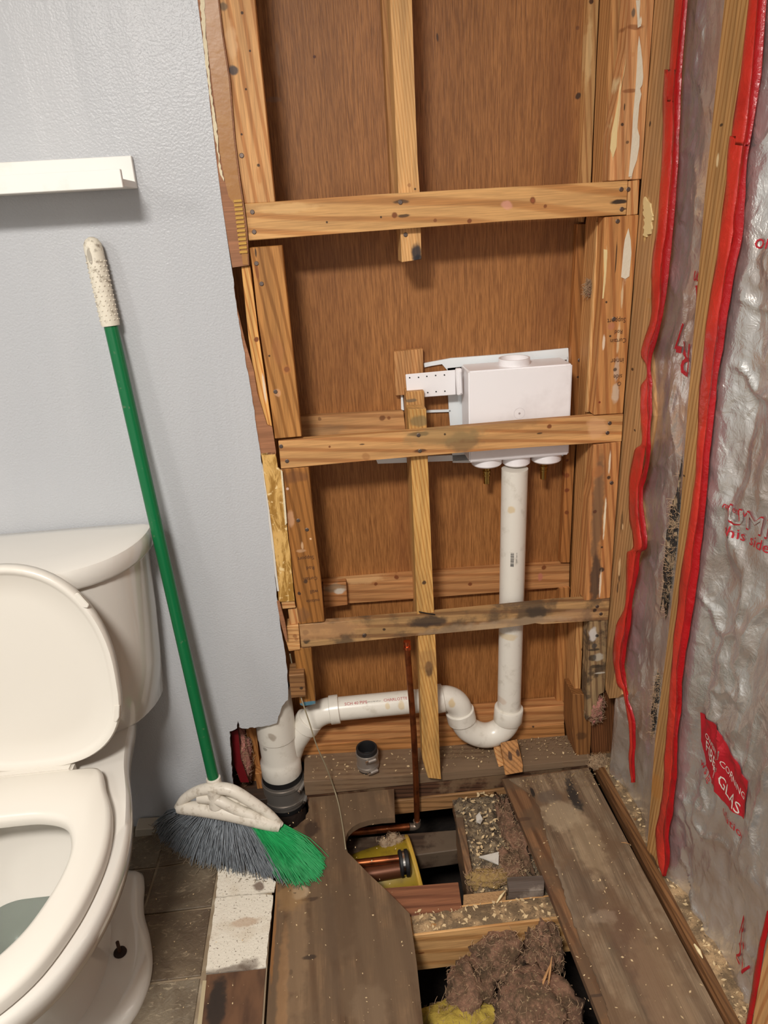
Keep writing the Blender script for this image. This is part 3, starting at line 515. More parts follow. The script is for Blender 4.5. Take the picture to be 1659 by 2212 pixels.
sub = link('subfloor_panel', prism(lp, (0, 0, -.016), 0), m); tag(sub, 'large cut plywood panel with a curved notch, left of the floor hole', 'plywood panel')
m = wood('right_plank_low', (128, 92, 62), (90, 60, 38), 'Y', ring=14, dist=5, rough=.85, dirt=((96, 74, 54), .5, 8), spots=S([(1110, 1850, 20, (140, 100, 66), .5, (1, 4)), (1180, 1925, 12, (90, 60, 44), .7, (1, 3)), (1130, 1770, 14, (70, 50, 38), .6, (2, .3)), (1290, 2150, 14, (60, 46, 36), .7, (1.5, .2))], Z=0))
pk = link('floor_plank', prism([at(1085, 1682, Z=0), at(1271, 1657, Z=0), Vector((.600, -.66, 0)), Vector((.604, -1.3, 0)), Vector((.405, -1.3, 0)), at(1300, 2212, Z=0), at(1190, 1935, Z=0)], (0, 0, -.016), .001), m); tag(pk, 'wide weathered floor plank on the right of the hole', 'plank')
m = wood('right_plank_top', (138, 116, 92), (92, 70, 52), 'Y', ring=7, dist=6, amt=.55, rough=.9, dirt=((108, 84, 62), .5, 7), bump=.0015, fiber=.5, spots=S([(1240, 1722, 15, (40, 36, 34), .9, (1., 2.4)), (1228, 1690, 10, (50, 44, 40), .8, (1, 1.2)), (1185, 1722, 26, (98, 84, 72), .7, (1.2, .6)), (1210, 1760, 34, (186, 166, 136), .42, (1.5, 1.)), (1270, 1820, 36, (180, 158, 126), .35, (1, 2)), (1250, 1930, 60, (96, 80, 66), .5, (1, 1)), (1380, 2080, 60, (96, 70, 54), .6, (.7, 2)), (1300, 1980, 26, (170, 150, 128), .3, (1.4, .5)), (1440, 2160, 60, (136, 110, 84), .5, (1, 2)), (1150, 1711, 8, (30, 26, 24), .9, (.6, 1.5)), (1190, 1860, 30, (128, 112, 94), .5, (.5, 4))], Z=.003))
tp = jag([(1150, 1718), (1168, 1748), (1180, 1800), (1192, 1850), (1206, 1885), (1214, 1915), (1228, 1960), (1238, 1992), (1250, 2020), (1262, 2050), (1280, 2090), (1295, 2130), (1306, 2160), (1320, 2212)], 2.2, 7)
tpp = [at(x, y, Z=.003) for x, y in [(1271, 1659), (1092, 1683)]][:1] + [at(1100, 1683, Z=.003)] + [at(x, y, Z=.003) for x, y in tp] + [Vector((.435, -1.3, .003)), Vector((.603, -1.3, .003)), Vector((.599, -.66, .003))]
o = link('top_ply', prism(tpp, (0, 0, -.0028), 0), m, pk); o['label'] = 'delaminating grey top layer with a ragged split'
crk = plain('dark_crack', (34, 28, 24), 1)

# -- frame pieces inside the hole
m = wood('joist_wood', (207, 160, 105), (179, 128, 75), 'X', ring=12, dist=4, spots=S([(910, 2057, 5, KN, .8, (1.6, .7)), (1062, 2023, 4, KN, .9)], Y=-.4))
o = link('joist', box((-.2, -.402, -.128), (.62, -.345, -.022)), m); tag(o, 'clean pale joist crossing the middle of the floor hole', 'joist')
bumpy_o = bumpy('sawdust_layer', .08, .60, -.398, -.35, -.0215, .006, sawdust, 50, 10, seed=5); tag(bumpy_o, 'sawdust and shavings lying on top of the pale joist', 'sawdust', kind='stuff')
o = link('joist', box((-.2, -.62, -.20), (.40, -.47, -.165)), dark_x); tag(o, 'dusty dark timber deep in the lower part of the hole', 'joist')
m = wood('red_block_wood', (142, 92, 64), (104, 62, 42), 'X', ring=18, spots=S([(960, 1918, 13, (190, 84, 50), .7, (1.6, .8)), (955, 1947, 5, DK, .7, (2, .5))], Y=-.34))
def hexa(name, front, back, mat, label, cat='block', z0=None):
    """block from a visible sloping face: four near points then four far points"""
    bm = bmesh.new(); a = [bm.verts.new(p) for p in front]; b = [bm.verts.new(p) for p in back]
    bm.faces.new(a); bm.faces.new(b[::-1])
    for i in range(4): bm.faces.new((a[i], a[(i+1) % 4], b[(i+1) % 4], b[i]))
    bmesh.ops.bevel(bm, geom=bm.edges[:], offset=.001, segments=1, affect='EDGES')
    o = link(name, mesh_of(bm), mat); return tag(o, label, cat)
A = [at(820, 1919, Z=-.018), at(990, 1905, Z=-.018), at(999, 1967, Z=-.020), at(830, 1984, Z=-.020)]
hexa('wood_block', A, [p+Vector((0, 0, -.036)) for p in A], m, 'reddish-brown block resting behind the pale joist')
A = [at(1001, 1932, Z=-.03), at(1094, 1922, Z=-.03), at(1092, 1958, Z=-.028), at(1000, 1966, Z=-.028)]
hexa('wood_block', A, [p+Vector((0, 0, -.04)) for p in A], plain('sawdusty_wood', (167, 130, 89), .95, bump=(120, .004), speck=((110, 84, 58), 50, .8)), 'sawdust-covered block between the reddish and grey blocks')
A = [at(1095, 1893, Z=.0), at(1158, 1891, Z=.0), at(1163, 1922, Z=.0), at(1099, 1924, Z=.0)]
hexa('wood_block', [Vector((A[3].x, A[3].y, -.028)), Vector((A[2].x+.012, A[2].y, -.028)), Vector((A[2].x+.012, A[2].y, -.002)), Vector((A[3].x, A[3].y, -.002))], [Vector((A[0].x, A[0].y, -.028)), Vector((A[1].x+.02, A[1].y, -.028)), Vector((A[1].x+.02, A[1].y, -.002)), Vector((A[0].x, A[0].y, -.002))], wood('grey_block_wood', (104, 92, 84), (84, 70, 60), 'X', ring=14, dirt=((140, 128, 116), .3, 18)), 'small grey-topped block tucked against the right plank')
m = wood('buried_beam', (84, 66, 52), (56, 42, 34), 'X', ring=12, dirt=((104, 88, 72), .4, 12))
A = [at(730, 1812, Z=-.13), at(985, 1792, Z=-.13), at(995, 1812, Z=-.13), at(990, 1835, Z=-.13), at(730, 1870, Z=-.13)]
o = link('old_beam', prism(A, (0, 0, -.05), .002), m); tag(o, 'old dark beam lying in the pit beside the copper pipe', 'beam')
o = link('cross_block', prism([at(984, 1766, Z=-.04), at(1000, 1764, Z=-.04), at(1022, 1892, Z=-.04), at(1008, 1894, Z=-.04)], (0, 0, -.12), .001), old_y); tag(o, 'dark upright board edge dividing pit from debris tray', 'board')
# debris tray
db = NT('rubble_dust'); g = db.n('NewGeometry').outputs['Position']; c = db.mix(db.ramp(db.noise(g, 60, 6, .7), .4, .62), lin((84, 70, 56)), lin((146, 126, 98))); c = db.mix(db.ramp(db.noise(g, 220, 2), .63, .7), c, lin((196, 184, 160))); db.bump(db.noise(g, 140, 5, .7), .006); rubble = db.done(c, .95)
o = bumpy('rubble_layer', .23, .43, -.36, -.005, -.062, .020, rubble, 40, 60, seed=3); tag(o, 'gritty rubble and dust filling the tray beside the plank', 'rubble', kind='stuff')
o = link('rubble_tray', box((.23, -.34, -.10), (.45, -.005, -.066)), old_x); tag(o, 'old board carrying the rubble beside the pit', 'board')
chalk = plain('tile_shard', (196, 190, 180), .6, speck=((150, 140, 128), 60, .5))
def shard(px, Z, label):
    A = [at(x, y, Z=Z) for x, y in px]
    for i, p in enumerate(A): p.z += .004*(i % 2)
    o = link('shard', prism(A, (0, 0, -.004), .0006), chalk); return tag(o, label, 'shard')
shard([(1034, 1850), (1078, 1842), (1077, 1867), (1050, 1858)], -.034, 'white triangular tile shard lying on the rubble')
shard([(1028, 1762), (1036, 1756), (1043, 1770), (1038, 1781), (1029, 1774)], -.036, 'small pale shard near the top of the rubble')
# wood shims under the trap
hexa('shim', [at(1081, 1604, Z=.075), at(1117, 1596, Z=.075), at(1130, 1652, Z=.030), at(1091, 1659, Z=.030)], [p-Vector((0, 0, .024)) for p in (at(1081, 1604, Z=.075), at(1117, 1596, Z=.075), at(1130, 1652, Z=.044), at(1091, 1659, Z=.044))], wood('shim_wood', (181, 128, 75), (140, 94, 50), 'Z', spots=S([(1102, 1639, 6, (60, 40, 28)), (1119, 1634, 5, (60, 40, 28))], Z=.04)), 'tilted square wood shim on the plate under the trap', 'shim')
hexa('shim', [at(1066, 1612, Z=.052), at(1079, 1608, Z=.052), at(1092, 1645, Z=.030), at(1077, 1650, Z=.030)], [p-Vector((0, 0, .012)) for p in (at(1066, 1612, Z=.052), at(1079, 1608, Z=.052), at(1092, 1645, Z=.040), at(1077, 1650, Z=.040))], pine_z, 'narrow wood shim half under the square shim', 'shim')
hexa('wood_block', [Vector((-.273, .06, -.02)), Vector((-.235, .06, -.02)), Vector((-.235, .06, .035)), Vector((-.273, .06, .035))], [Vector((-.273, .12, -.02)), Vector((-.235, .12, -.02)), Vector((-.235, .12, .035)), Vector((-.273, .12, .035))], back_z, 'brown block standing behind the torn corner of the grey panel')
o = link('sill_board', box((-.55, .02, -.07), (-.16, .14, -.015)), dark_x); tag(o, 'dark floor timber inside the wall below the pink insulation', 'board')

# ================================================================ PLUMBING
s = NT('white_pvc'); g = s.n('NewGeometry').outputs['Position']
c = s.mix(s.ramp(s.noise(g, 34, 5, .65), .52, .75, 0, .45), lin((226, 220, 208)), lin((178, 168, 150)))
YEL = (209, 176, 109)
sp = [spot(*a) for a in ()] + S([(1107, 1106, 11, YEL, .55), (1102, 1382, 18, YEL, .45, (1.3, .5)), (977, 1524, 9, YEL, .6, (1, 1.4)), (827, 1512, 7, YEL, .5, (.6, 1.6)), (838, 1532, 7, YEL, .5), (866, 1508, 7, YEL, .5), (868, 1530, 10, YEL, .5, (.8, 1.2)), (1088, 1525, 10, (190, 150, 120), .35)], Y=.03) + S([(588, 1595, 10, (120, 96, 70), .5, (1, 1.3)), (572, 1628, 6, (100, 90, 80), .5)], Y=0.0)
c = s.spots(c, sp, .5); pvc = s.done(c, .28, spec=.5)
pvc_new = plain('new_white_plastic', (244, 241, 242), .35, speck=((214, 208, 208), 8, .4)); pvc_new.node_tree.nodes['Principled BSDF'].inputs['Subsurface Weight'].default_value = 0
drain = empty('drain_pipe', (.36, .06, .03), 'white plastic drain line of standpipe, trap and horizontal arm feeding the wye', 'pipe')
def child(name, me, mat, parent, label=None, ang=35):
    o = link(name, me, mat, parent, smooth=False); autosmooth(o, ang)
    if label: o['label'] = label
    return o
YP = .068
p = [at(x, y, Y=YP) for x, y in [(1112, 1012), (1106, 1250), (1099, 1545)]]
child('standpipe', tube([p[0]+(p[2]-p[0])*t for t in (0, .3, .6, 1)], .0298, 40), pvc, drain)
u = spline([at(x, y, Y=YP) for x, y in [(1098, 1545), (1094, 1562), (1080, 1578), (1058, 1587), (1035, 1586), (1012, 1575), (1001, 1560), (996, 1543)]], 6)
child('trap_bend', tube(u, .0325, 36), pvc, drain)
def hub(a, b, r, name='hub'):
    a, b = Vector(a), Vector(b); d = (b-a)
    return child(name, tube([a, a+d*.02, a+d*.06, b-d*.06, b-d*.02, b], [r*.9, r*.97, r, r, r*.97, r*.9], 40), pvc, drain)
a = at(1099.5, 1527, Y=YP); b = at(1096.5, 1556, Y=YP); hub(a, b, .0372)
a = at(992.5, 1533, Y=YP); b = at(998, 1556, Y=YP); hub(a, b, .0372)
e = spline([at(x, y, Y=YP) for x, y in [(994, 1538), (990, 1524), (979, 1513), (962, 1508), (943, 1510)]], 6)
child('trap_elbow', tube(e, .0322, 36), pvc, drain)
hub(at(958, 1507, Y=YP), at(935, 1511, Y=YP), .0362)
arm_a, arm_b = at(935, 1511, Y=YP), at(728, 1531.5, Y=YP)
child('trap_arm', tube([arm_a, arm_a.lerp(arm_b, .5), arm_b], .0298, 40), pvc, drain)
hub(at(733, 1531, Y=YP), at(712, 1534, Y=YP), .0362)
e2 = spline([at(x, y, Y=YP) for x, y in [(718, 1533), (700, 1537), (684, 1545), (668, 1558), (655, 1570)]], 6)
child('arm_elbow', tube(e2, .0325, 36), pvc, drain)
# wye body
wc = at(600, 1600, Y=.052); cx, cy = wc.x, .052
def zz(py): return at(600, py, Y=0.0).z
child('wye_body', lathe([(.046, .30), (.0475, .30), (.0485, zz(1594)), (.0485, zz(1617)), (.047, zz(1619)), (.0462, zz(1660)), (.049, zz(1668)), (.0515, zz(1672)), (.0515, zz(1700)), (.050, zz(1703)), (.04, zz(1703))], (cx, cy, 0), 56), pvc, drain, ang=25)
child('wye_branch', tube(spline([at(668, 1556, Y=YP), at(650, 1577, Y=YP), at(632, 1605, Y=YP), at(620, 1640, Y=YP)], 5), [.0335]*6+[.0335]*5+[.034]*5, 36), pvc, drain)
hub(at(670, 1553, Y=YP), at(658, 1570, Y=YP), .0365)
# print on the arm and barcode on the standpipe
red_ink = plain('red_ink', (176, 56, 66), .6); blk_ink = plain('black_ink', (34, 32, 34), .6); pencil = plain('pencil_line', (84, 52, 34), .8)
wht_ink = plain('white_ink', (206, 196, 184), .5)
def text_mesh(t, size, sx=1.):
    cu = bpy.data.curves.new('t', 'FONT'); cu.body = t; cu.size = size; cu.resolution_u = 2
    o = bpy.data.objects.new('t', cu); COL.objects.link(o)
    me = bpy.data.meshes.new_from_object(o.evaluated_get(bpy.context.evaluated_depsgraph_get()))
    bpy.data.objects.remove(o); bpy.data.curves.remove(cu)
    for v in me.vertices: v.co.x *= sx
    return me
def write(t, size, fn, mat, parent, sx=1., name='lettering', cut=1, box_=None):
    me = text_mesh(t, size, sx)
    if cut:
        bm = bmesh.new(); bm.from_mesh(me)
        bmesh.ops.triangulate(bm, faces=bm.faces[:])
        bmesh.ops.subdivide_edges(bm, edges=bm.edges[:], cuts=cut); bm.to_mesh(me); bm.free()
    for v in me.vertices: v.co = fn(v.co.x, v.co.y)
    o = link(name, me, mat, parent); return o
ad = (arm_a-arm_b).normalized()
def on_arm(x0, ang0, flip=1):
    def f(u, v):
        p = arm_b + ad*(x0+u); a = ang0 + v/.03
        n = Vector((0, -cos(a), sin(a))); n = (n-ad*n.dot(ad)).normalized(); return p+n*.0300
    return f
write('SCH 40 PIPE', .011, on_arm(.020, .86), red_ink, drain)
write('CHARLOTTE', .0105, on_arm(.118, .86), red_ink, drain)
write('ASTM D1785 NSF-pw', .004, on_arm(.075, .92), blk_ink, drain)
bmx = bmesh.new(); sa, sb = p[0], p[2]; sd_ = (sb-sa).normalized(); random.seed(11)
bc = at(1094, 1184, Y=YP); t0 = (bc-sa).dot(sd_); t = 0
def on_pipe(s_, a): 
    n = Vector((sin(a), -cos(a), 0)); return sa + sd_*s_ + n*.0301
while t < .036:
    wd = random.choice((.0006, .0009, .0015)); 
    q = [bmx.verts.new(on_pipe(t0+t+dt, a)) for dt, a in ((0, -.42), (0, -.16), (wd, -.16), (wd, -.42))]; bmx.faces.new(q)
    t += wd + random.choice((.0005, .0008, .0013))
link('barcode', mesh_of(bmx), blk_ink, drain)
write('0 11651 99023', .0044, lambda u, v: on_pipe(t0+u, .10-v/.03), blk_ink, drain)

# rubber-and-steel coupling joining the wye to the old black pipe
steel = plain('stainless_band', (176, 168, 160), .4, .75); rubber = plain('black_rubber', (28, 27, 28), .55); iron = plain('old_black_pipe', (46, 34, 28), .6, bump=(60, .002)); screw = plain('bright_screw', (214, 210, 204), .2, 1.)
cpl = empty('sewer_coupling', (cx, cy, zz(1745)), 'steel-banded rubber coupling under the white wye', 'coupling')
child('rubber_sleeve', lathe([(.049, zz(1697)), (.0525, zz(1697)), (.0525, zz(1766)), (.050, zz(1766))], (cx, cy, 0), 48), rubber, cpl)
child('steel_shield', lathe([(.0528, zz(1708)), (.0538, zz(1708)), (.0536, zz(1716)), (.0532, zz(1735)), (.0537, zz(1748)), (.0538, zz(1757)), (.0528, zz(1757))], (cx, cy, 0), 48), steel, cpl)
def clamp(z, r, parent, ang, L=.026, tilt=.3):
    child('clamp_band', lathe([(r, z-.0045), (r+.0012, z-.0045), (r+.0016, z), (r+.0012, z+.0045), (r, z+.0045)], (parent.location.x, parent.location.y, 0), 48), steel, parent)
    c = Vector((parent.location.x+cos(ang)*(r+.005), parent.location.y+sin(ang)*(r+.005), z)); d = Vector((-sin(ang), cos(ang), tilt)).normalized()
    b = child('screw_housing', tube([c-d*L/2, c+d*L/2], .0052, 14), steel, parent)
    h = link('screw_head', tube([c-d*(L/2+.007), c-d*(L/2)], .0042, 8), screw, b)
clamp(zz(1716), .0540, cpl, -.55); clamp(zz(1748), .0540, cpl, -.35)
old = link('sewer_pipe', lathe([(.049, zz(1762)), (.050, zz(1764)), (.050, -.40)], (cx, cy, 0), 48), iron, smooth=True); tag(old, 'old black drain pipe dropping through the floor below the coupling', 'pipe')
vent = link('vent_pipe', tube([(cx, cy+.004, .225), (cx-.002, cy+.01, .5)], .040, 32), plain('grey_pipe', (92, 84, 78), .5), smooth=True); tag(vent, 'dark grey pipe rising behind the torn edge of the grey panel', 'pipe'); autosmooth(vent)

# loose coupling standing on the plate
lc = empty('pipe_coupling', (at(795, 1672, Z=.036).x+.002, .038, .033), 'loose rubber coupling with two steel clamps standing on the bottom plate', 'coupling')
lx, ly, lz = lc.location
child('rubber_sleeve', lathe([(.0215, lz+.001), (.0265, lz+.001), (.0272, lz+.004), (.0268, lz+.062), (.0272, lz+.066), (.0262, lz+.068), (.0222, lz+.068), (.0215, lz+.064), (.0215, lz+.034), (.0190, lz+.033), (.0190, lz+.030), (.0215, lz+.029), (.0215, lz+.001)], (lx, ly, 0), 48), rubber, lc, ang=50)
child('steel_shield', lathe([(.0270, lz+.008), (.0279, lz+.008), (.0275, lz+.03), (.0279, lz+.056), (.0270, lz+.056)], (lx, ly, 0), 48), steel, lc)
clamp(lz+.014, .0278, lc, -1.15, .020, 0); clamp(lz+.050, .0278, lc, -1.25, .020, 0)

# copper
copper = NT('aged_copper'); g = copper.n('NewGeometry').outputs['Position']
c = copper.mix(copper.ramp(copper.noise(g, 40, 4), .4, .7), lin((150, 84, 48)), lin((104, 58, 34))); copper_m = copper.done(c, .36, .85)
cu_b = plain('bright_copper', (229, 132, 93), .22, 1.); solder = plain('tinned_copper', (146, 132, 118), .4, .8)
cp = empty('copper_riser', at(899, 1740, Y=-.02), 'thin copper riser beside the lower center stud, turning left below the floor', 'pipe')
pts = spline([at(880, 1402, Y=.012), at(886, 1480, Y=.006), at(893, 1570, Y=-.006), at(898, 1672, Y=-.014), at(901, 1776, Y=-.02)], 6)
child('riser', tube(pts, .0075, 20), copper_m, cp)
tp_ = at(879, 1385, Y=.014); t1 = at(880, 1402, Y=.012)
child('riser_cap', tube([tp_, tp_.lerp(t1, .35), tp_.lerp(t1, .36), tp_.lerp(t1, .6), tp_.lerp(t1, .62), t1], [.0085, .0085, .0065, .0065, .009, .009], 24), cu_b, cp, 'bright new copper cap')
el = spline([at(900.5, 1772, Y=-.02), at(901, 1782, Y=-.02), at(893, 1786, Y=-.021), at(884, 1786, Y=-.022)], 5)
child('elbow', tube(el, .0098, 20), solder, cp)
child('branch', tube([at(884, 1786, Y=-.022), at(700, 1803, Y=-.03)], .0095, 24), copper_m, cp)

# pipe end with black clamp and yellow pail rim in the pit
yp = empty('yellow_pail', at(870, 1890, Z=-.20), 'dull yellow pail lying on its side in the pit under the floor', 'pail')
ymat = plain('yellow_plastic', (150, 124, 30), .5, speck=((96, 74, 30), 30, .5)); ymat2 = plain('yellow_rim', (199, 160, 63), .5)
rc = at(868, 1890, Z=-.17); rc.y -= 0
ax = Vector((1, .12, .12)).normalized()
def ring_pts(c, r, ax):
    u = ax.orthogonal().normalized(); v = ax.cross(u); return [c+(u*cos(a)+v*sin(a))*r for a in (2*pi*k/48 for k in range(48))]
rr = .082
child('pail_body', loft([ring_pts(rc+ax*.035, rr*.96, ax), ring_pts(rc+ax*.02, rr, ax), ring_pts(rc-ax*.08, rr*.98, ax), ring_pts(rc-ax*.17, rr*.9, ax)], False, True), ymat, yp)
bmr = bmesh.new(); rp = ring_pts(rc+ax*.035, rr*.98, ax); tube(rp+[rp[0], rp[1]], .006, 8, False, bmr); child('pail_rim', mesh_of(bmr), ymat2, yp)
dr = empty('copper_drain', at(800, 1850, Z=-.10), 'pair of copper pipes ending in a black clamped joint above the yellow pail', 'pipe')
child('small_pipe', tube([at(720, 1871, Z=-.075), at(868, 1854, Z=-.075)], .0095, 24), copper_m, dr)
child('large_pipe', tube([at(740, 1898, Z=-.10), at(868, 1877, Z=-.10)], .019, 28), plain('brown_pipe', (104, 62, 40), .4, .5), dr)
a, b = at(862, 1866, Z=-.088), at(884, 1863, Z=-.088)
child('joint_sleeve', tube([a, a.lerp(b, .1), a.lerp(b, .3), a.lerp(b, .32), a.lerp(b, .6), a.lerp(b, .62), a.lerp(b, .9), b], [.028, .031, .031, .027, .027, .031, .031, .027], 32), rubber, dr)
child('clamp_band', tube([a.lerp(b, .36), a.lerp(b, .56)], .0285, 32), screw, dr)

# ---- outlet box
ob = empty('outlet_box', at(1120, 1000, Y=.09), 'white plastic washing machine outlet box mounted in the wall', 'outlet box')
YB = .045
fr = P3([(1010, 808), (1235, 781), (1231.5, 978), (1016, 1004)], Y=YB)
W = fr[1].x-fr[0].x
x0, x1 = (fr[0].x+fr[3].x)/2, (fr[1].x+fr[2].x)/2; z0, z1 = (fr[2].z+fr[3].z)/2, (fr[0].z+fr[1].z)/2
child('box_body', box((x0, YB, z0), (x1, YB+.082, z1), .003, 3), pvc_new, ob)
c0 = at(1110, 782, Y=YB+.045)
child('top_hub', lathe([(.030, z1-.002), (.0335, z1-.002), (.0335, z1+.014), (.0305, z1+.014), (.0305, z1+.002)], (c0.x, YB+.042, 0), 44), pvc_new, ob)
for px, r_, h_ in ((1051, .034, .020), (1115, .031, .024), (1179, .034, .022)):
    cc = at(px, 1000, Y=YB+.04)
    child('bottom_hub', lathe([(r_*.9, z0+.002), (r_, z0+.002), (r_, z0-h_+.003), (r_-.003, z0-h_), (.005, z0-h_)], (cc.x, YB+.040, 0), 44), pvc_new, ob)
rg = at(1122, 893, Y=YB); child('mould_mark', lathe([(.0118, YB-.0004), (.0122, YB-.0004), (.0122, YB+.0005), (.0118, YB+.0005)], (rg.x, 0, rg.z), 32, axis='Y'), plain('mark_shade', (196, 188, 190), .5), ob)
child('mould_mark', lathe([(.0003, YB-.0006), (.0022, YB-.0006), (.0022, YB+.0005)], (rg.x, 0, rg.z), 16, axis='Y'), plain('mark_dot', (170, 160, 160), .5), ob)
brass = plain('brass', (176, 146, 84), .28, 1.)
for px, pyb in ((1051, 1053), (1174, 1038)):
    cc = at(px, pyb-28, Y=YB+.04); zt = z0-.020; 
    k = empty_parent = child('brass_valve', lathe([(.003, zt), (.0105, zt), (.0105, zt-.006), (.0085, zt-.007), (.0075, zt-.014), (.0098, zt-.015), (.0098, zt-.018), (.0078, zt-.019), (.0078, zt-.023), (.0090, zt-.024), (.0090, zt-.027), (.0072, zt-.028), (.0070, zt-.046), (.0045, zt-.046), (.0045, zt-.02)], (cc.x, YB+.040, 0), 28), brass, ob)
# strap and clip
sp_ = board('mounting_strap', [(876, 809), (984, 799), (985, 853), (880, 861)], pvc_new, .003, Y=.098, parent=ob)
hole_m = plain('dark_hole', (22, 20, 20), .9)
for px, py in ((885, 816), (904, 815), (922, 813), (941, 811), (960, 810), (924, 848), (942, 846), (961, 845)):
    c = at(px, py, Y=.098); o = link('strap_hole', lathe([(.0002, -.0006), (.0016, -.0006), (.0016, .0004)], (c.x, c.y, c.z), 12, axis='Y'), hole_m, sp_)
board('clip', [(985, 797), (998, 796), (1000, 853), (988, 855)], pvc_new, .012, Y=.085, parent=ob, bev=.002)
board('clip', [(992, 803), (996, 802), (998, 850), (994, 851)], pvc_new, .004, Y=.080, parent=ob, bev=.001)
# rear trim frame (one piece seen through gaps)
fm = plain('white_trim_ring', (236, 242, 244), .45)
rf = empty('trim_frame', at(1100, 990, Y=.135), 'thin white trim ring on the plywood around the outlet box', 'frame')
for poly in ([(915, 785), (974, 774), (1080, 766), (1228, 752), (1229, 776), (1180, 786), (1000, 812), (966, 800), (955, 786), (934, 790), (917, 794)], [(966, 795), (1012, 790), (1020, 1000), (978, 1000), (973, 925), (970, 890), (968, 855)], [(866, 850), (870, 850), (873, 887), (867, 885)], [(917, 887), (974, 885), (974, 890), (917, 892)], [(1225, 770), (1229, 770), (1226, 985), (1220, 985)], [(812, 992), (970, 984), (1226, 968), (1226, 985), (970, 996), (816, 1002)]):
    board('frame_bar', poly, fm, .006, Y=.1385, parent=rf, bev=.0006)

# ---- cable
cab = spline([at(626, 1412, Y=.03), at(632, 1440, Y=.03), at(640, 1470, Y=.035), at(652, 1512, Y=-.012), at(668, 1560, Y=-.022), at(684, 1610, Y=-.026), at(706, 1660, Y=-.02), at(722, 1705, Y=-.012), at(732, 1740, Z=.003), at(741, 1790, Z=.003), at(747, 1835, Z=.003)], 8)
o = link('cable', tube(cab, .0016, 8), plain('grey_cable', (150, 138, 112), .5), smooth=True); tag(o, 'thin grey cable hanging down to the plywood beside the notch', 'cable')

# ================================================================ INSULATION
s = NT('foil_face'); o_ = s.tc.outputs['Object']
c = s.mix(s.ramp(s.noise(o_, 6, 4, .55), .45, .7, 0, .6), lin((226, 224, 220)), lin((196, 178, 166)))
vr = s.n('TexVoronoi', feature='DISTANCE_TO_EDGE'); nzv = s.n('TexNoise'); s.l(o_, nzv.inputs['Vector']); nzv.inputs['Scale'].default_value = 9
mv = s.n('VectorMath', operation='MULTIPLY_ADD'); s.l(nzv.outputs['Color'], mv.inputs[0]); mv.inputs[1].default_value = (.16, .16, .16); s.l(s.mapping(o_, (1, 1.2, .55)), mv.inputs[2]); s.l(mv.outputs[0], vr.inputs['Vector']); vr.inputs['Scale'].default_value = 13
s.bump(s.math('ADD', s.math('MULTIPLY', s.ramp(vr.outputs['Distance'], 0, .28), .42), s.math('ADD', s.noise(o_, 30, 5, .6, .6), s.math('MULTIPLY', s.noise(s.mapping(o_, (1, 1, .45)), 110, 3, .6, .8), .25))), .004, .8)
foil = s.done(c, .27, .8)
s = NT('red_flange'); o_ = s.tc.outputs['Object']
c = s.mix(s.ramp(s.noise(o_, 12, 4), .4, .75, 0, .5), lin((196, 50, 38)), lin((138, 24, 26))); s.bump(s.noise(o_, 40, 4, .6, .5), .004, .8); redf = s.done(c, .3)
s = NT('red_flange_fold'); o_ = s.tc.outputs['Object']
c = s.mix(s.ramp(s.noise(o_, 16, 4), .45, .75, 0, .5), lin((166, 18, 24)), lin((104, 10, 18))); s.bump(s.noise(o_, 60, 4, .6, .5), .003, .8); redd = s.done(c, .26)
FY = {3.7: (-.05, -.275), 9.2: (-.34, -.735)}
def foil_x(y, z, base, seed, amp):
    """how far the crumpled foil face stands into the stud bay"""
    v = Vector((y*5+seed, z*1.6, seed)); r = abs(fbm(Vector((y*9+seed, z*3.2, 1.3)), 3)); q = abs(fbm(Vector((y*22+seed, z*8+y*6, 4.1)), 3))
    n2 = 1-min(1, 3*abs(fbm(Vector((y*6+z*3+seed, z*5-y*4, 7.7)), 3))); d = min(abs(y-FY[seed][0]), abs(y-FY[seed][1])); e = min(1, max(0, d/.07)); e = e*e*(3-2*e)
    return .626 + (base-.626)*e + (.25+.75*e)*(- amp*(fbm(v, 3)*.9 + (.5-r)*.8) + amp*.35*q - amp*.45*n2**3)
def foil_sheet(name, y0, y1, z0, z1, base, seed, amp, ny, nz, mat, parent, pin=.02):
    bm = bmesh.new(); V = {}
    for i in range(ny+1):
        for j in range(nz+1):
            y = y0+(y1-y0)*i/ny; z = z0+(z1-z0)*j/nz
            V[i, j] = bm.verts.new((foil_x(y, z, base, seed, amp), y, z))
    for i in range(ny):
        for j in range(nz): bm.faces.new((V[i, j], V[i+1, j], V[i+1, j+1], V[i, j+1]))
    r = bmesh.ops.extrude_face_region(bm, geom=bm.faces[:]); bmesh.ops.translate(bm, vec=(.0012, 0, 0), verts=[v for v in r['geom'] if isinstance(v, bmesh.types.BMVert)])
    return link(name, mesh_of(bm), mat, parent, smooth=True)
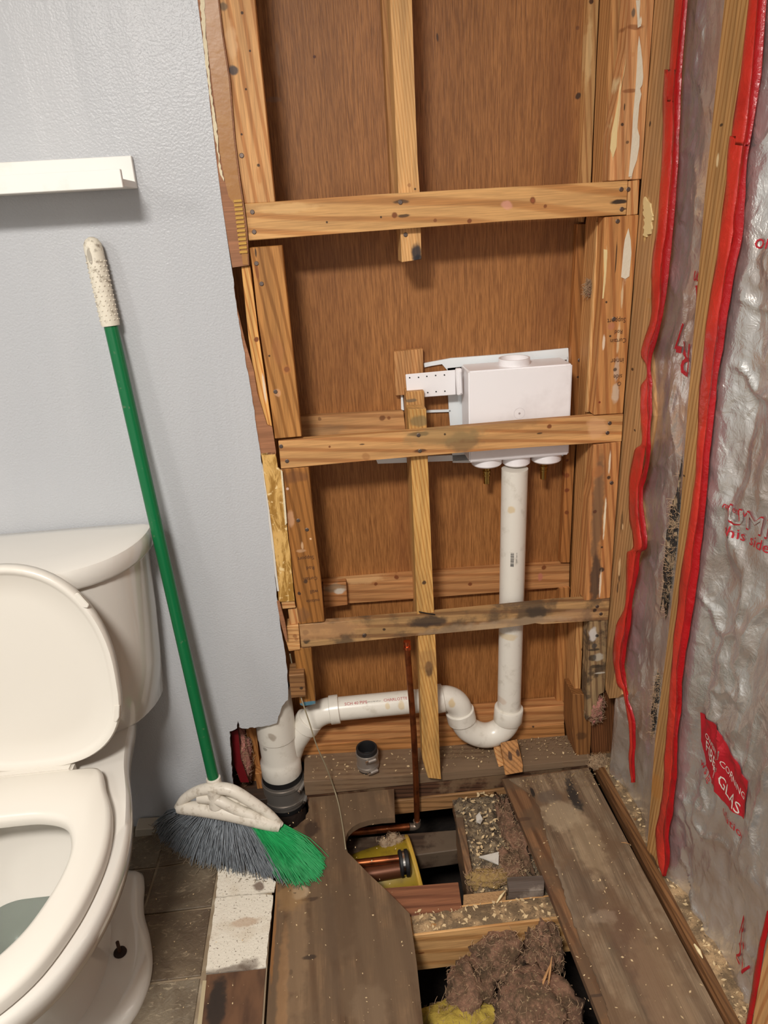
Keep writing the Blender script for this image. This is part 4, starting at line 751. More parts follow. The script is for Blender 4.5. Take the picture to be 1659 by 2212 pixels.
def ribbon(name, L, R, X, mat, parent, seed, amp=.004, nu=4, sub=5, th=.0012):
    """strip of facing between two edges read off the photo, laid on the stud face and crinkled"""
    Lp = spline([at(x, max(y, 0.), X=X) if y > 0 else Vector((X, at(x, 0, X=X).y, TOPZ)) for x, y in L], sub)
    Rp = spline([at(x, max(y, 0.), X=X) if y > 0 else Vector((X, at(x, 0, X=X).y, TOPZ)) for x, y in R], sub)
    bm = bmesh.new(); rows = []
    for a, b in zip(Lp, Rp):
        row = []
        for k in range(nu+1):
            p = a.lerp(b, k/nu); p.x = X - amp*(.5+fbm(Vector((p.y*30+seed, p.z*9, seed)), 3)) - amp*.8*sin(pi*k/nu)
            row.append(bm.verts.new(p))
        rows.append(row)
    for a, b in zip(rows, rows[1:]):
        for k in range(nu): bm.faces.new((a[k], a[k+1], b[k+1], b[k]))
    r = bmesh.ops.extrude_face_region(bm, geom=bm.faces[:]); bmesh.ops.translate(bm, vec=(th, 0, 0), verts=[v for v in r['geom'] if isinstance(v, bmesh.types.BMVert)])
    return link(name, mesh_of(bm), mat, parent, smooth=True)
# narrow batt in the corner bay
b1 = empty('insulation_batt', (.66, -.17, .02), 'narrow foil-faced batt between the corner stud and the next stud, red edge torn', 'insulation')
foil_sheet('foil_facing', -.05, -.275, .015, TOPZ, .642, 3.7, .010, 60, 420, foil, b1)
L1 = [(1454, 0), (1449, 140), (1438, 150), (1432, 300), (1427, 400), (1419, 500), (1410, 560), (1410, 650), (1404, 700), (1388, 760), (1397, 790), (1396, 815), (1384, 840), (1388, 900), (1388, 955), (1374, 972), (1365, 1015), (1361, 1040), (1360, 1060), (1361, 1120), (1369, 1180), (1355, 1195), (1353, 1230), (1352, 1270), (1349, 1310), (1334, 1350), (1326, 1400), (1327, 1440), (1338, 1480), (1350, 1500), (1357, 1550), (1362, 1600), (1360, 1640), (1366, 1690)]
R1 = [(1487, 0), (1476, 140), (1475, 150), (1468, 300), (1462, 400), (1452, 500), (1446, 560), (1437, 650), (1428, 700), (1414, 760), (1409, 790), (1409, 815), (1410, 840), (1411, 900), (1410, 955), (1408, 972), (1403, 1015), (1396, 1040), (1391, 1060), (1393, 1120), (1399, 1180), (1386, 1195), (1380, 1230), (1372, 1270), (1364, 1310), (1360, 1350), (1355, 1400), (1351, 1440), (1353, 1480), (1360, 1500), (1372, 1550), (1374, 1600), (1374, 1640), (1373, 1690)]
M1 = [(a[0]+(b[0]-a[0])*.66, a[1]) for a, b in zip(L1, R1)]
ribbon('red_flange', L1, M1, .617, redf, b1, 1, .004, 4, 5); ribbon('flange_fold', M1, R1, .619, redd, b1, 5, .005, 3, 5)
dkf = NT('gap_shade_fibre'); g = dkf.n('NewGeometry').outputs['Position']; c = dkf.mix(dkf.ramp(dkf.noise(g, 60, 4, .6), .5, .62), lin((40, 34, 30)), lin((150, 128, 100))); gap_fibre = dkf.done(c, .95)  # near-black tone paints the shade of the fibrous gap, tan is the fibre
# stud between the bays
m = wood('side_stud_b', (188, 142, 88), (156, 108, 58), 'Z', ring=36, dist=3, spots=S([(1558, 270, 4, DK), (1480, 610, 6, (176, 140, 100), .5), (1550, 345, 4, (230, 206, 160), .8, (.8, 4)), (1410, 1600, 10, (226, 196, 150), .6, (.6, 1.2)), (1418, 1700, 10, (176, 120, 60), .7, (1.6, 4)), (1412, 1860, 14, (50, 34, 26), .8), (1430, 1430, 7, (70, 50, 36), .8, (.7, 2)), (1478, 1028, 3, DK)], X=.62))
st5 = lumber('side_stud', [(1562, 0), (1618, 0), (1600, 200), (1570, 420), (1546, 640), (1527, 860), (1491, 1100), (1465, 1300), (1447, 1500), (1438, 1660), (1428, 1760), (1424, 1850), (1420, 1876), (1396, 1876), (1398, 1830), (1415, 1600), (1440, 1400), (1463, 1200), (1487, 860), (1522, 430)], m, .036, 'side wall stud between the two foil-faced batts', 'stud', X=.62)
# wide batt
b2 = empty('insulation_batt', (.67, -.55, .02), 'wide crumpled foil-faced batt with red printing on the side wall', 'insulation')
foil_sheet('foil_facing', -.34, -.735, .012, TOPZ, .650, 9.2, .018, 110, 460, foil, b2)
L2 = [(1612, 0), (1601, 160), (1578, 300), (1568, 400), (1558, 480), (1548, 560), (1530, 700), (1514, 860), (1503, 1000), (1491, 1100), (1465, 1300), (1448, 1500), (1440, 1600), (1436, 1680), (1426, 1750), (1418, 1800), (1421, 1850), (1434, 1892)]
R2 = [(1652, 0), (1644, 160), (1628, 300), (1616, 400), (1606, 480), (1595, 560), (1571, 700), (1551, 860), (1538, 1000), (1526, 1100), (1502, 1300), (1474, 1500), (1471, 1600), (1464, 1680), (1455, 1750), (1450, 1800), (1450, 1850), (1444, 1892)]
M2 = [(a[0]+(b[0]-a[0])*.62, a[1]) for a, b in zip(L2, R2)]
ribbon('red_flange', L2, M2, .616, redf, b2, 11, .004, 5, 6); ribbon('flange_fold', M2, R2, .619, redd, b2, 15, .006, 4, 6)
ribbon('flange_fold', [(1659, 1970), (1640, 2040), (1626, 2120), (1612, 2212), (1600, 2290)], [(1672, 1960), (1652, 2040), (1640, 2120), (1624, 2212), (1612, 2290)], .619, redd, b2, 21, .003, 3, 5)
lumber('side_stud', [(1672, 1960), (1760, 1900), (1760, 2300), (1612, 2300), (1634, 2150)], pine_z, .036, 'orange stud edge at the bottom corner beyond the wide batt', 'stud', X=.62)
o = link('side_stud', box((.62, -.80, .014), (.656, -.735, TOPZ)), pine_z); tag(o, 'side wall stud at the far edge of the wide batt', 'stud')
pinkm = plain('pink_fibre', (176, 116, 104), .95, bump=(120, .004), speck=((120, 84, 66), 14, .8))
# printing on the foil
def on_foil(px, py, base, seed, amp, rot=0, slant=0., sy=1.):
    c = at(px, py, X=base-.006); s_ = -1 if rot else 1
    def f(u, v):
        y = c.y - s_*u; z = c.z + s_*(v*sy) + slant*u; return Vector((foil_x(y, z, base, seed, amp)-.0022, y, z))
    return f
A2 = (.650, 9.2, .018); A1 = (.642, 3.7, .010)
redp = plain('red_print', (168, 24, 36), .5)
write('UMINUM FOIL', .048, on_foil(1574, 1125, *A2), redp, b2, 1.0, cut=2)
write('UMINUM FOIL', .040, (lambda f: (lambda u, v: f(u+.003, v+.0035)+Vector((-.0012, 0, 0))))(on_foil(1574, 1125, *A2)), foil, b2, 1.16, cut=2)
write('this side toward living space', .026, on_foil(1571, 1152, *A2), redp, b2, 1.0, cut=2)
write('reflective', .018, on_foil(1571, 1096, *A2), redp, b2, .8, cut=2)
write('orb', .03, on_foil(1643, 536, *A2), redp, b2, .9, cut=2)
# logo panel: red house-shaped field
def foil_patch(name, outline, params, mat, parent, off=.0022):
    pts = [at(x, y, X=params[0]-.004) for x, y in outline]; bm = bmesh.new()
    f = bm.faces.new([bm.verts.new(p) for p in pts]); bmesh.ops.triangulate(bm, faces=[f])
    for _ in range(4): bmesh.ops.subdivide_edges(bm, edges=[e for e in bm.edges if e.calc_length() > .008], cuts=1, use_grid_fill=False); bmesh.ops.triangulate(bm, faces=[f for f in bm.faces if len(f.verts) > 3])
    for v in bm.verts: v.co.x = foil_x(v.co.y, v.co.z, *params)-off
    return link(name, mesh_of(bm), mat, parent)
foil_patch('logo_field', [(1518, 1538), (1544, 1560), (1556, 1598), (1582, 1643), (1611, 1688), (1601, 1730), (1597, 1771), (1556, 1728), (1521, 1655), (1513, 1600)], A2, redp, b2, .0018)
def on_logo(px, py, slant=-.45, sy=1.): return (lambda g: (lambda u, v: g(u, v)+Vector((-.0012, 0, 0))))(on_foil(px, py, *A2, 0, slant, sy))
write('OWENS', .018, on_logo(1524, 1592, -.35), wht_ink, b2, .62, cut=2); write('CORNING', .019, on_logo(1556, 1652, -.30), wht_ink, b2, .76, cut=2)
write('FIBER', .034, on_logo(1521, 1618, -.45), wht_ink, b2, .62, cut=2); write('GLAS', .033, on_logo(1550, 1690, -.30), wht_ink, b2, .80, cut=2)
write("w's le", .022, on_foil(1509, 1650, *A2, 0, -.35), redp, b2, .8, cut=2); write('ulation', .024, on_foil(1555, 1754, *A2, 0, -.3), redp, b2, .9, cut=2)
write('R-', .062, on_foil(1580, 2010, *A2, 0, -.3), redp, b2, .7, cut=2); write('2V', .052, on_foil(1582, 2060, *A2, 0, -.2), redp, b2, .8, cut=2)
write('on', .034, on_foil(1513, 588, *A1, 1), redp, b1, .9, cut=2); write('R-', .085, on_foil(1494, 745, *A1, 1), redp, b1, .8, cut=2); write('7', .07, on_foil(1474, 700, *A1, 1), redp, b1, .8, cut=2)
foil_patch('print_field', [(1500, 617), (1512, 615), (1506, 668), (1498, 670)], A1, redp, b1)

# loose fibre lumps
def blob(name, c, r, mat, label=None, cat='insulation', seed=0, amp=.35, sub=4, fr=1., parent=None, group=None, fib=700):
    bm = bmesh.new(); bmesh.ops.create_icosphere(bm, subdivisions=sub, radius=1)
    for v in bm.verts:
        n = v.co.normalized(); d = 1+amp*fbm(n*2.2*fr+Vector((seed,)*3), 3)+amp*.35*fbm(n*8*fr+Vector((seed*2,)*3), 3)+.09*amp*fbm(n*30, 2)
        v.co = Vector((n.x*r[0]*d, n.y*r[1]*d, n.z*r[2]*d))
    o = link(name, mesh_of(bm), mat, parent, smooth=True); o.location = Vector(c)-(parent.location if parent else Vector())
    if label: tag(o, label, cat, group)
    if fib:
        rg_ = random.Random(int(seed*10)); bf = bmesh.new(); vs = [v.co for v in o.data.vertices]
        for _ in range(fib):
            p_ = rg_.choice(vs); n_ = Vector((p_.x/r[0], p_.y/r[1], p_.z/r[2])).normalized(); t_ = Vector([rg_.gauss(0, 1) for _ in range(3)]); t_ = (t_-n_*t_.dot(n_)*.8).normalized()
            L_ = rg_.uniform(.004, .014); a_ = p_-n_*.001; tube([a_, a_+t_*L_*.5+n_*L_*.30, a_+t_*L_+n_*L_*rg_.uniform(.0, .5)], [.00045, .00045, .0003], 3, False, bf)
        for v in bf.verts: v.co += wloc(o)
        f_ = link('fibres', mesh_of(bf), fibm, o); f_['kind'] = 'stuff'
    return o
fibm = plain('loose_fibre', (168, 138, 108), .95)
s = NT('dirty_pink_fibre'); g = s.n('NewGeometry').outputs['Position']
c = s.mix(s.ramp(s.noise(g, 22, 6, .7, .8), .38, .62), lin((166, 124, 98)), lin((108, 84, 60))); c = s.mix(s.ramp(s.noise(g, 190, 3), .6, .72), c, lin((186, 160, 120))); s.bump(s.noise(s.mapping(g, (1, 1, 1)), 130, 6, .75, 1.), .008); dpink = s.done(c, .97)
s = NT('yellow_fibre'); g = s.n('NewGeometry').outputs['Position']
c = s.mix(s.ramp(s.noise(g, 30, 5), .4, .7), lin((196, 170, 72)), lin((150, 122, 52))); s.bump(s.noise(g, 110, 6, .7), .006); yel = s.done(c, .95)
dirty_y = plain('dirty_yellow_fibre', (150, 122, 74), .95, bump=(130, .006), speck=((96, 74, 50), 30, .8))
c = at(1075, 2075, Z=-.09); blob('insulation_lump', c, (.052, .05, .055), dpink, 'pink fibre lump against the pale joist', seed=1)
c = at(1020, 2150, Z=-.12); blob('insulation_lump', c, (.05, .06, .06), dpink, 'brownish pink lump above the yellow insulation', seed=2.5)
c = at(1160, 2180, Z=-.06); blob('insulation_lump', c, (.075, .075, .055), dpink, 'large pink insulation lump at the bottom by the right plank', seed=3.3)
c = at(1170, 2060, Z=-.075); blob('insulation_lump', c, (.035, .055, .05), dpink, 'tall dusty lump between joist and right plank', seed=5.1, amp=.5)
c = at(1000, 2215, Z=-.13); blob('insulation_lump', c, (.10, .045, .035), yel, 'clean yellow insulation at the bottom of the hole', seed=6.2)
c = at(1060, 1898, Z=-.045); blob('insulation_lump', c, (.055, .022, .018), dirty_y, 'dusty yellow fibre strip behind the sawdusty block', seed=7.7)
c = at(1108, 1800, Z=-.045); blob('insulation_lump', c, (.026, .115, .028), dpink, 'long pink fibre strip along the right plank edge', seed=8.1, amp=.55)
c = at(1105, 1872, Z=-.05); blob('insulation_lump', c, (.030, .045, .022), dpink, 'brown fibre clump behind the small grey-topped block', seed=9.4, amp=.5)
c = at(848, 1824, Z=-.105); blob('insulation_lump', c, (.027, .016, .016), plain('grey_fibre', (156, 134, 108), .95, bump=(90, .005)), 'pale fibre tuft sitting on the old beam', seed=10, amp=.7)
c = at(1286, 1530, Y=.012); blob('insulation_lump', c, (.020, .014, .036), pinkm, 'pink fibre tuft stuffed under the rotten stud end', seed=11, amp=.5)
c = at(1291, 1648, Z=.012); blob('insulation_lump', c, (.022, .018, .014), dustm, 'grey fluff in the corner at the foot of the stud', seed=12, amp=.5)
c = at(524, 1625, Y=.07); blob('insulation_lump', c, (.020, .03, .085), pinkm, 'pink insulation behind the torn corner of the grey panel', seed=13, amp=.35)
o = link('paper_facing', prism([at(x, y, Y=.03) for x, y in [(500, 1582), (514, 1576), (520, 1640), (538, 1690), (520, 1690), (505, 1650)]], (0, .003, 0), 0), plain('dark_red_facing', (112, 22, 28), .4)); tag(o, 'dark red facing beside the pink insulation in the torn corner', 'insulation')
c = at(1273, 622, Y=.06); blob('fibre_tuft', c, (.006, .006, .012), pinkm, 'tiny pink tuft snagged on the right-hand framing', 'insulation', seed=14, amp=.6, sub=3)
c = at(1420, 1885, X=.63); blob('fibre_tuft', c, (.012, .016, .007), pinkm, 'small pink tuft at the foot of the side stud', 'insulation', seed=15, amp=.4, sub=3)

for cc_, rr_, sd_2, lb in (((1452, 1170, .628), (.006, .014, .11), 21, 'fibre mass coloured dark for the shaded gap left of the middle side stud'), ((1420, 1530, .63), (.006, .012, .07), 23, 'fibre tuft coloured dark for the shaded gap lower down by the side stud')):
    c = at(cc_[0], cc_[1], X=cc_[2]); blob('fibre_tuft', c, rr_, gap_fibre, lb, 'insulation', seed=sd_2, amp=.8)
c = at(1395, 480, X=.6185); cs_ = [o_ for o_ in COL.objects if o_.get('label', '').startswith('corner stud of')][0]
o = board('torn_wood', jag([(1392, 425), (1404, 440), (1408, 470), (1405, 500), (1396, 512), (1388, 508), (1392, 480), (1389, 450)], 2.2, 5, True), scr, .003, parent=cs_, X=.6175, bev=0); o['label'] = 'pale torn splintered wood'
# splinters
pale = plain('fresh_splinter', (226, 206, 160), .8); spl = plain('brown_splinter', (176, 130, 84), .8)
def splinter(a, b, w_, mat, label):
    a, b = Vector(a), Vector(b); o = link('splinter', tube([a, a.lerp(b, .5)+Vector((0, 0, .002)), b], [w_*.5, w_, w_*.2], 5), mat); tag(o, label, 'splinter'); return o
splinter(at(1165, 2145, Z=-.01), at(1190, 2080, Z=-.005), .003, spl, 'pale stick leaning on the lumps, lower of two')
splinter(at(1184, 2132, Z=-.02), at(1192, 2066, Z=.0), .0025, spl, 'upright stick between lump and right plank')
splinter(at(1087, 2190, Z=-.07), at(1114, 2146, Z=-.05), .005, spl, 'flat stick lying between the two big lumps')
splinter(at(1073, 1950, Z=-.015), at(1092, 1924, Z=-.015), .003, pale, 'curled white shaving on the sawdusty block')
splinter(at(1500, 2040, Z=.03), at(1518, 2070, Z=.03), .004, pale, 'white splinter on the side plate by the foil')
splinter(at(1342, 1820, Z=.006), at(1362, 1824, Z=.006), .0012, spl, 'straw-thin splinter on the right plank')

# chips and grit
random.seed(5)
def chips(name, n, area, zf, size, mat, label, parent=None):
    bm = bmesh.new()
    for _ in range(n):
        x, y = area(); z = zf(x, y); s_ = size*random.uniform(.4, 1.5)**1.5; a = random.uniform(0, 2*pi); e = random.uniform(.2, .7)
        u = Vector((cos(a), sin(a), random.uniform(-.2, .3)))*s_; v = Vector((-sin(a), cos(a), random.uniform(-.2, .3)))*s_*e; c = Vector((x, y, z+s_*.25)); hN = Vector((0, 0, s_*.18))
        q = [c+u, c+v, c-u, c-v]; t_ = [bm.verts.new(p+hN) for p in q]; b_ = [bm.verts.new(p-hN) for p in q]
        bm.faces.new(t_); bm.faces.new(b_[::-1])
        for i in range(4): bm.faces.new((t_[i], b_[i], b_[(i+1) % 4], t_[(i+1) % 4]))
    o = link(name, mesh_of(bm), mat, parent); tag(o, label, 'debris', kind='stuff'); return o
chipm = plain('wood_chip', (206, 180, 138), .9); grit = plain('grit', (136, 112, 82), .95)
R_ = random.uniform
chips('wood_chips', 420, lambda: (R_(.10, .57), .094-abs(random.gauss(0, .035)) % .09), lambda x, y: .026, .0022, grit, 'grit scattered over the bottom plate beneath the trap')
chips('wood_chips', 160, lambda: (R_(-.14, .57), R_(.005, .095)), lambda x, y: .045-(x+.145)*.026/.345*.73 if x < .2 else .026, .0024, chipm, 'pale wood chips on the bottom plate')
chips('wood_chips', 260, lambda: (R_(.375, .595), R_(-.9, -.03)), lambda x, y: .003, .0019, chipm, 'pale specks of sawdust on the right plank')
chips('wood_chips', 220, lambda: (R_(.40, .59), -.02-abs(random.gauss(0, .03))), lambda x, y: .003, .0022, grit, 'grit at the top end of the right plank')
chips('wood_chips', 200, lambda: (R_(-.2, .07), R_(-.9, -.02)), lambda x, y: .0, .0014, chipm, 'fine pale specks on the left plywood panel')
chips('wood_chips', 240, lambda: (R_(.24, .36), R_(-.30, -.01)), lambda x, y: -.045, .004, chipm, 'mixed chips on the rubble beside the pit')
chips('wood_chips', 320, lambda: (R_(.625, .67), R_(-1.0, .0)), lambda x, y: .017, .003, chipm, 'chips along the side wall plate')
chips('wood_chips', 130, lambda: (R_(.09, .37), R_(-.398, -.35)), lambda x, y: -.019, .0035, chipm, 'shavings on the pale joist')
chips('wood_chips', 90, lambda: (R_(-.48, -.24), R_(-.6, -.2)), lambda x, y: .004, .0012, chipm, 'fine white specks on the tiles')

# ================================================================ SHELF
wp = plain('white_shelf_paint', (238, 236, 230), .4, speck=((226, 220, 206), 20, .3))
sh = empty('picture_ledge', (-.5, -.03, 1.44), 'white narrow picture ledge fixed on the grey wall', 'shelf')
xr = at(297, 407, Y=-.012).x; zb = at(297, 407, Y=-.012).z; zt = at(284, 336, Y=-.02).z
d_ = .10
link('back_board', box((-1.05, -.0205, zb), (xr, -.0085, zt), .001), wp, sh)
link('bottom_board', box((-1.05, -.008-d_, zb), (xr, -.0205, zb+.011), .001), wp, sh)
zf_ = at(267, 364, Y=-.018-d_).z; zb = at(267, 405, Y=-.018-d_).z
link('front_lip', box((-1.05, -.008-d_-.010, zb), (xr, -.008-d_, zf_), .001), wp, sh)

# ================================================================ BROOM
gm_ = NT('green_metal'); o_ = gm_.tc.outputs['Object']; c = gm_.mix(gm_.ramp(gm_.noise(o_, 60, 5, .65), .62, .7, 0, .5), lin((8, 104, 58)), lin((110, 120, 96))); green = gm_.done(c, .3)
wplast = plain('dirty_white_plastic', (222, 214, 200), .42, speck=((150, 134, 112), 60, .55)); gripm = plain('dirty_grip', (222, 214, 196), .6, speck=((120, 104, 84), 90, .8))
bt = at(196, 512, Y=-.026); bb_ = at(461, 1682, Y=-.105)
br = empty('broom', at(500, 1880, Z=0), 'angled broom with green handle, grey and green bristles, leaning on the grey wall', 'broom')
dv = (bb_-bt).normalized(); Lb = (bb_-bt).length
g1 = bt+dv*.155
gr = child('hand_grip', tube([bt, bt+dv*.004, bt+dv*.012, bt+dv*.02, bt+dv*.15, g1], [.004, .011, .0155, .0165, .0168, .0160], 28), gripm, br)
uu = dv.orthogonal().normalized(); vv = dv.cross(uu); bm = bmesh.new()
for i in range(13):
    for k in range(12):
        a = 2*pi*(k+.5*(i % 2))/12; p_ = bt+dv*(.042+i*.0085)+(uu*cos(a)+vv*sin(a))*.0166
        bmesh.ops.create_icosphere(bm, subdivisions=1, radius=.0018, matrix=Matrix.Translation(p_))
link('grip_studs', mesh_of(bm), gripm, gr, smooth=True)
hc = bt+dv*.020; sn = Vector((0, -1, 0)); sn = (sn-dv*sn.dot(dv)).normalized(); sx = sn.cross(dv).normalized()
a_ = hc+sn*.0148-sx*.005
sl = [a_+dv*(.012+.012*cos(t))+sx*(-.0028*1)*sin(t) if False else a_+dv*(.013+.013*cos(t))+sx*.0038*sin(t)+sn*.0022 for t in (2*pi*k/16 for k in range(16))]
link('hang_slot', prism(sl, tuple(-sn*.003), 0), plain('slot_shade', (172, 164, 150), .8), gr)
child('pole', tube([g1-dv*.004, bb_+dv*.01], .0128, 28), green, br)
def hp(x, y, t): # head plane runs forward as it goes right
    f_ = (x-378)/(615-378); return at(x, y, Y=-.098-.052*f_-t)
ch = child('socket', tube([bb_-dv*.004, bb_-dv*.002, bb_+dv*.028, bb_+dv*.042], [.0135, .0165, .0165, .021], 28), wplast, br)
barc = spline([hp(385, 1746, .004), hp(420, 1746, .006), hp(470, 1752, .008), hp(520, 1762, .009), hp(570, 1776, .008), hp(604, 1786, .005)], 6)
arcc = spline([hp(384, 1744, 0), hp(400, 1724, 0), hp(430, 1708, .002), hp(462, 1703, .003), hp(500, 1707, .003), hp(540, 1730, .002), hp(580, 1758, 0), hp(606, 1783, 0)], 6)
bm = bmesh.new(); n_ = len(barc)
tube(barc, [.008+.0105*sin(pi*(i+1)/(n_+1))**.4 for i in range(n_)], 20, True, bm); n_ = len(arcc)
tube(arcc, [.0085+.0055*sin(pi*(i+1)/(n_+1)) for i in range(n_)], 20, True, bm)
tube(spline([hp(430, 1722, .003), hp(470, 1728, .010), hp(510, 1748, .011), hp(560, 1768, .008), hp(595, 1782, .004)], 5), [.013]*21, 16, True, bm)
tube([hp(462, 1700, .002), hp(468, 1742, .008)], [.017, .017], 20, True, bm)
pts_ = [hp(x, y, -.001) for x, y in ((446, 1716), (470, 1710), (520, 1726), (575, 1760), (600, 1781), (540, 1768), (490, 1758), (452, 1748))]; me_ = prism(pts_, (0, .012, 0), .002); bm.from_mesh(me_)
hd = child('broom_head', mesh_of(bm), wplast, br, ang=60)
tips = [(335, 1782, .02), (345, 1812, 0), (375, 1838, 0), (420, 1862, 0), (470, 1876, 0), (530, 1888, 0), (590, 1898, 0), (640, 1912, 0), (680, 1906, 0), (700, 1882, 0), (702, 1858, .004)]
tips3 = [at(x, y, Z=z+.003) for x, y, z in tips]; tipS = spline(tips3, 12)
rootsS = spline([hp(383, 1752, .002), hp(430, 1756, .004), hp(480, 1764, .004), hp(530, 1772, .004), hp(575, 1785, .003), hp(607, 1789, .002)], 12)
def samp(L, t): t = max(0, min(.9999, t)); i = t*(len(L)-1); k = int(i); return L[k].lerp(L[k+1], i-k)
random.seed(3)
def bristles(name, n, t0, t1, mat, rad, jit):
    bm = bmesh.new()
    for k in range(n):
        t = t0+(t1-t0)*random.random(); dep = random.uniform(-.013, .013)
        a = samp(rootsS, t**.96)+Vector((dep*.3, dep, random.uniform(0, .004))); b = samp(tipS, min(.999, max(0, t+random.gauss(0, jit))))
        b = b+Vector((random.gauss(0, .004), dep*.7+random.gauss(0, .004), 0)); b = a.lerp(b, random.uniform(.86, 1.0)); b.z = max(b.z, .0045+sag(b.x, b.y) if b.x < -.22 else .002)
        mid = a.lerp(b, .55)+Vector((random.gauss(0, .003), random.gauss(0, .003), random.uniform(.0, .012)))
        tube([a, a.lerp(mid, .6)+Vector((0, 0, .001)), mid, mid.lerp(b, .6)+Vector((0, 0, .002)), b], [rad, rad, rad, rad*.9, rad*.7], 3, False, bm)
    o = link(name, mesh_of(bm), mat, hd, smooth=True); o['kind'] = 'stuff'; return o
gb = bristles('bristles', 1000, .0, .66, plain('grey_bristle', (126, 132, 138), .45), .00095, .012); gb['label'] = 'grey bristles'
gb = bristles('bristles', 600, .64, 1., plain('green_bristle', (26, 160, 88), .4), .00095, .02); gb['label'] = 'green bristles'
bm = bmesh.new()
for k in range(260):
    t = R_(0, .72); p_ = samp(tipS, t)+Vector((random.gauss(0, .004), random.gauss(0, .007), 0)); q = p_+Vector((random.gauss(0, .006), random.gauss(0, .006), R_(.001, .008))); p_.z = max(p_.z, .003)
    tube([p_, p_.lerp(q, .5)+Vector((random.gauss(0, .003),)*3), q], [.0007]*3, 3, False, bm)
o = link('dust_fringe', mesh_of(bm), plain('dust_fluff', (132, 118, 98), .95), br); o['kind'] = 'stuff'

# ================================================================ TOILET
porc = NT('glazed_porcelain'); o_ = porc.tc.outputs['Object']; porcelain = porc.done(lin((216, 211, 202)), .13, spec=.55); porc.b.inputs['Coat Weight'].default_value = .4; porc.b.inputs['Coat Roughness'].default_value = .05
seatm = plain('cream_seat_plastic', (218, 212, 201), .26)
to = empty('toilet', (-.61, -.40, 0), 'white toilet with its lid raised, left of the broom', 'toilet')
TX = -.612
def outline(w_, yb, yf, n=2.6, seg=56):
    """tank section: flat back, bowed front"""
    out = []
    for k in range(seg):
        a = 2*pi*k/seg; c_, s_ = cos(a), sin(a); e = 2/n
        x = w_*math.copysign(abs(c_)**(.45 if s_ > 0 else e*.9), c_)
        y = (yb+.03)+(.03*abs(s_)**.4 if s_ > 0 else -(yb+.03-yf)*abs(s_)**(e*1.25)*1)
        out.append((x, y))
    return out
def ring(w_, yb, yf, z, n=2.6): return [Vector((TX+x, y, z)) for x, y in outline(w_, yb-.06, yf, n)]
child('tank', loft([ring(.150, -.035, -.165, .372), ring(.172, -.028, -.195, .380), ring(.186, -.025, -.207, .395), ring(.196, -.022, -.215, .50), ring(.204, -.02, -.222, .60), ring(.212, -.02, -.228, .742)]), porcelain, to, ang=40)
child('tank_lid', loft([ring(.212, -.018, -.228, .744), ring(.222, -.015, -.238, .746), ring(.226, -.014, -.242, .752), ring(.226, -.014, -.242, .778), ring(.223, -.016, -.239, .786), ring(.212, -.022, -.228, .790), ring(.15, -.05, -.17, .793)]), porcelain, to, ang=40)
def egg(w_, yb, yf, z, wide=.44, seg=64, sq=2.2, waist=None):
    """plan outline of bowl or seat, symmetric about the toilet's centre line"""
    out = []; yc = yb+(yf-yb)*wide
    for k in range(seg):
        a = 2*pi*k/seg; c_, s_ = cos(a), sin(a)
        x = w_*math.copysign(abs(c_)**(2/sq), c_); y = yc+((yb-yc)*abs(s_)**(2/(sq+.9)) if s_ > 0 else (yf-yc)*abs(s_)**(2/2.1))
        out.append(Vector((TX+x, y, z)))
    return out
def mid(a, b, t): return [p.lerp(q, t) for p, q in zip(a, b)]
def plan(cps, z, k=0., n=6):
    """closed symmetric outline through half-outline points (offset from the centre line, y), shrunk by k"""
    half = spline([Vector((x, y, 0)) for x, y in cps], n); cy_ = sum(p_.y for p_ in half)/len(half)
    pts = []
    for p_ in half+[Vector((-q.x, q.y, 0)) for q in half[::-1][1:-1]]:
        d = Vector((p_.x, (p_.y-cy_), 0)); d = d*(1-k/max(d.length, .01)); pts.append(Vector((TX+d.x, cy_+d.y, z)))
    return pts
BW = [(0, -.06), (.07, -.06), (.120, -.075), (.138, -.13), (.146, -.20), (.160, -.28), (.186, -.37), (.206, -.47), (.208, -.56), (.192, -.65), (.155, -.73), (.09, -.785), (0, -.80)]
def bw(sx, y0, y1, z, k=0): return plan([(x*sx, y0+(y-(-.06))/(-.74)*(y1-y0)) for x, y in BW], z, k)
rings = [bw(.82, -.19, -.60, 0.), bw(.83, -.187, -.602, .014), bw(.79, -.195, -.595, .026), bw(.68, -.21, -.58, .034), bw(.44, -.215, -.57, .040), bw(.415, -.20, -.565, .06), bw(.42, -.16, -.575, .12),
         bw(.52, -.12, -.61, .18), bw(.70, -.09, -.67, .24), bw(.88, -.07, -.74, .30), bw(.98, -.06, -.79, .345), bw(1.0, -.06, -.80, .372), bw(.99, -.06, -.80, .386), bw(.96, -.065, -.793, .393)]
IN = [(0, -.36), (.06, -.363), (.105, -.385), (.135, -.44), (.146, -.52), (.140, -.60), (.115, -.67), (.065, -.725), (0, -.745)]
def inn(f, z, dy=0): return plan([(0+x*f, -.53+(y+.53)*f+dy) for x, y in IN], z, 0, 8+1)
_n = len(rings[0]); inner = []
for f, z, dy in ((1, .393, 0), (.96, .380, 0), (.98, .36, 0), (.90, .30, 0), (.66, .235, 0), (.45, .19, 0), (.28, .16, 0)):
    q_ = inn(f, z, dy); m_ = len(q_); inner.append([q_[int(i*m_/_n)].lerp(q_[(int(i*m_/_n)+1) % m_], (i*m_/_n) % 1) for i in range(_n)])
bo = child('bowl', loft(rings+inner, True, True), porcelain, to, ang=50)
wt = NT('bowl_water'); wt.b.inputs['Transmission Weight'].default_value = .9; wt.b.inputs['IOR'].default_value = 1.33; water = wt.done(lin((205, 212, 208)), .02)
child('water', loft([egg(.088, -.405, -.650, .226, .5), egg(.089, -.404, -.651, .2262, .5)]), water, to)
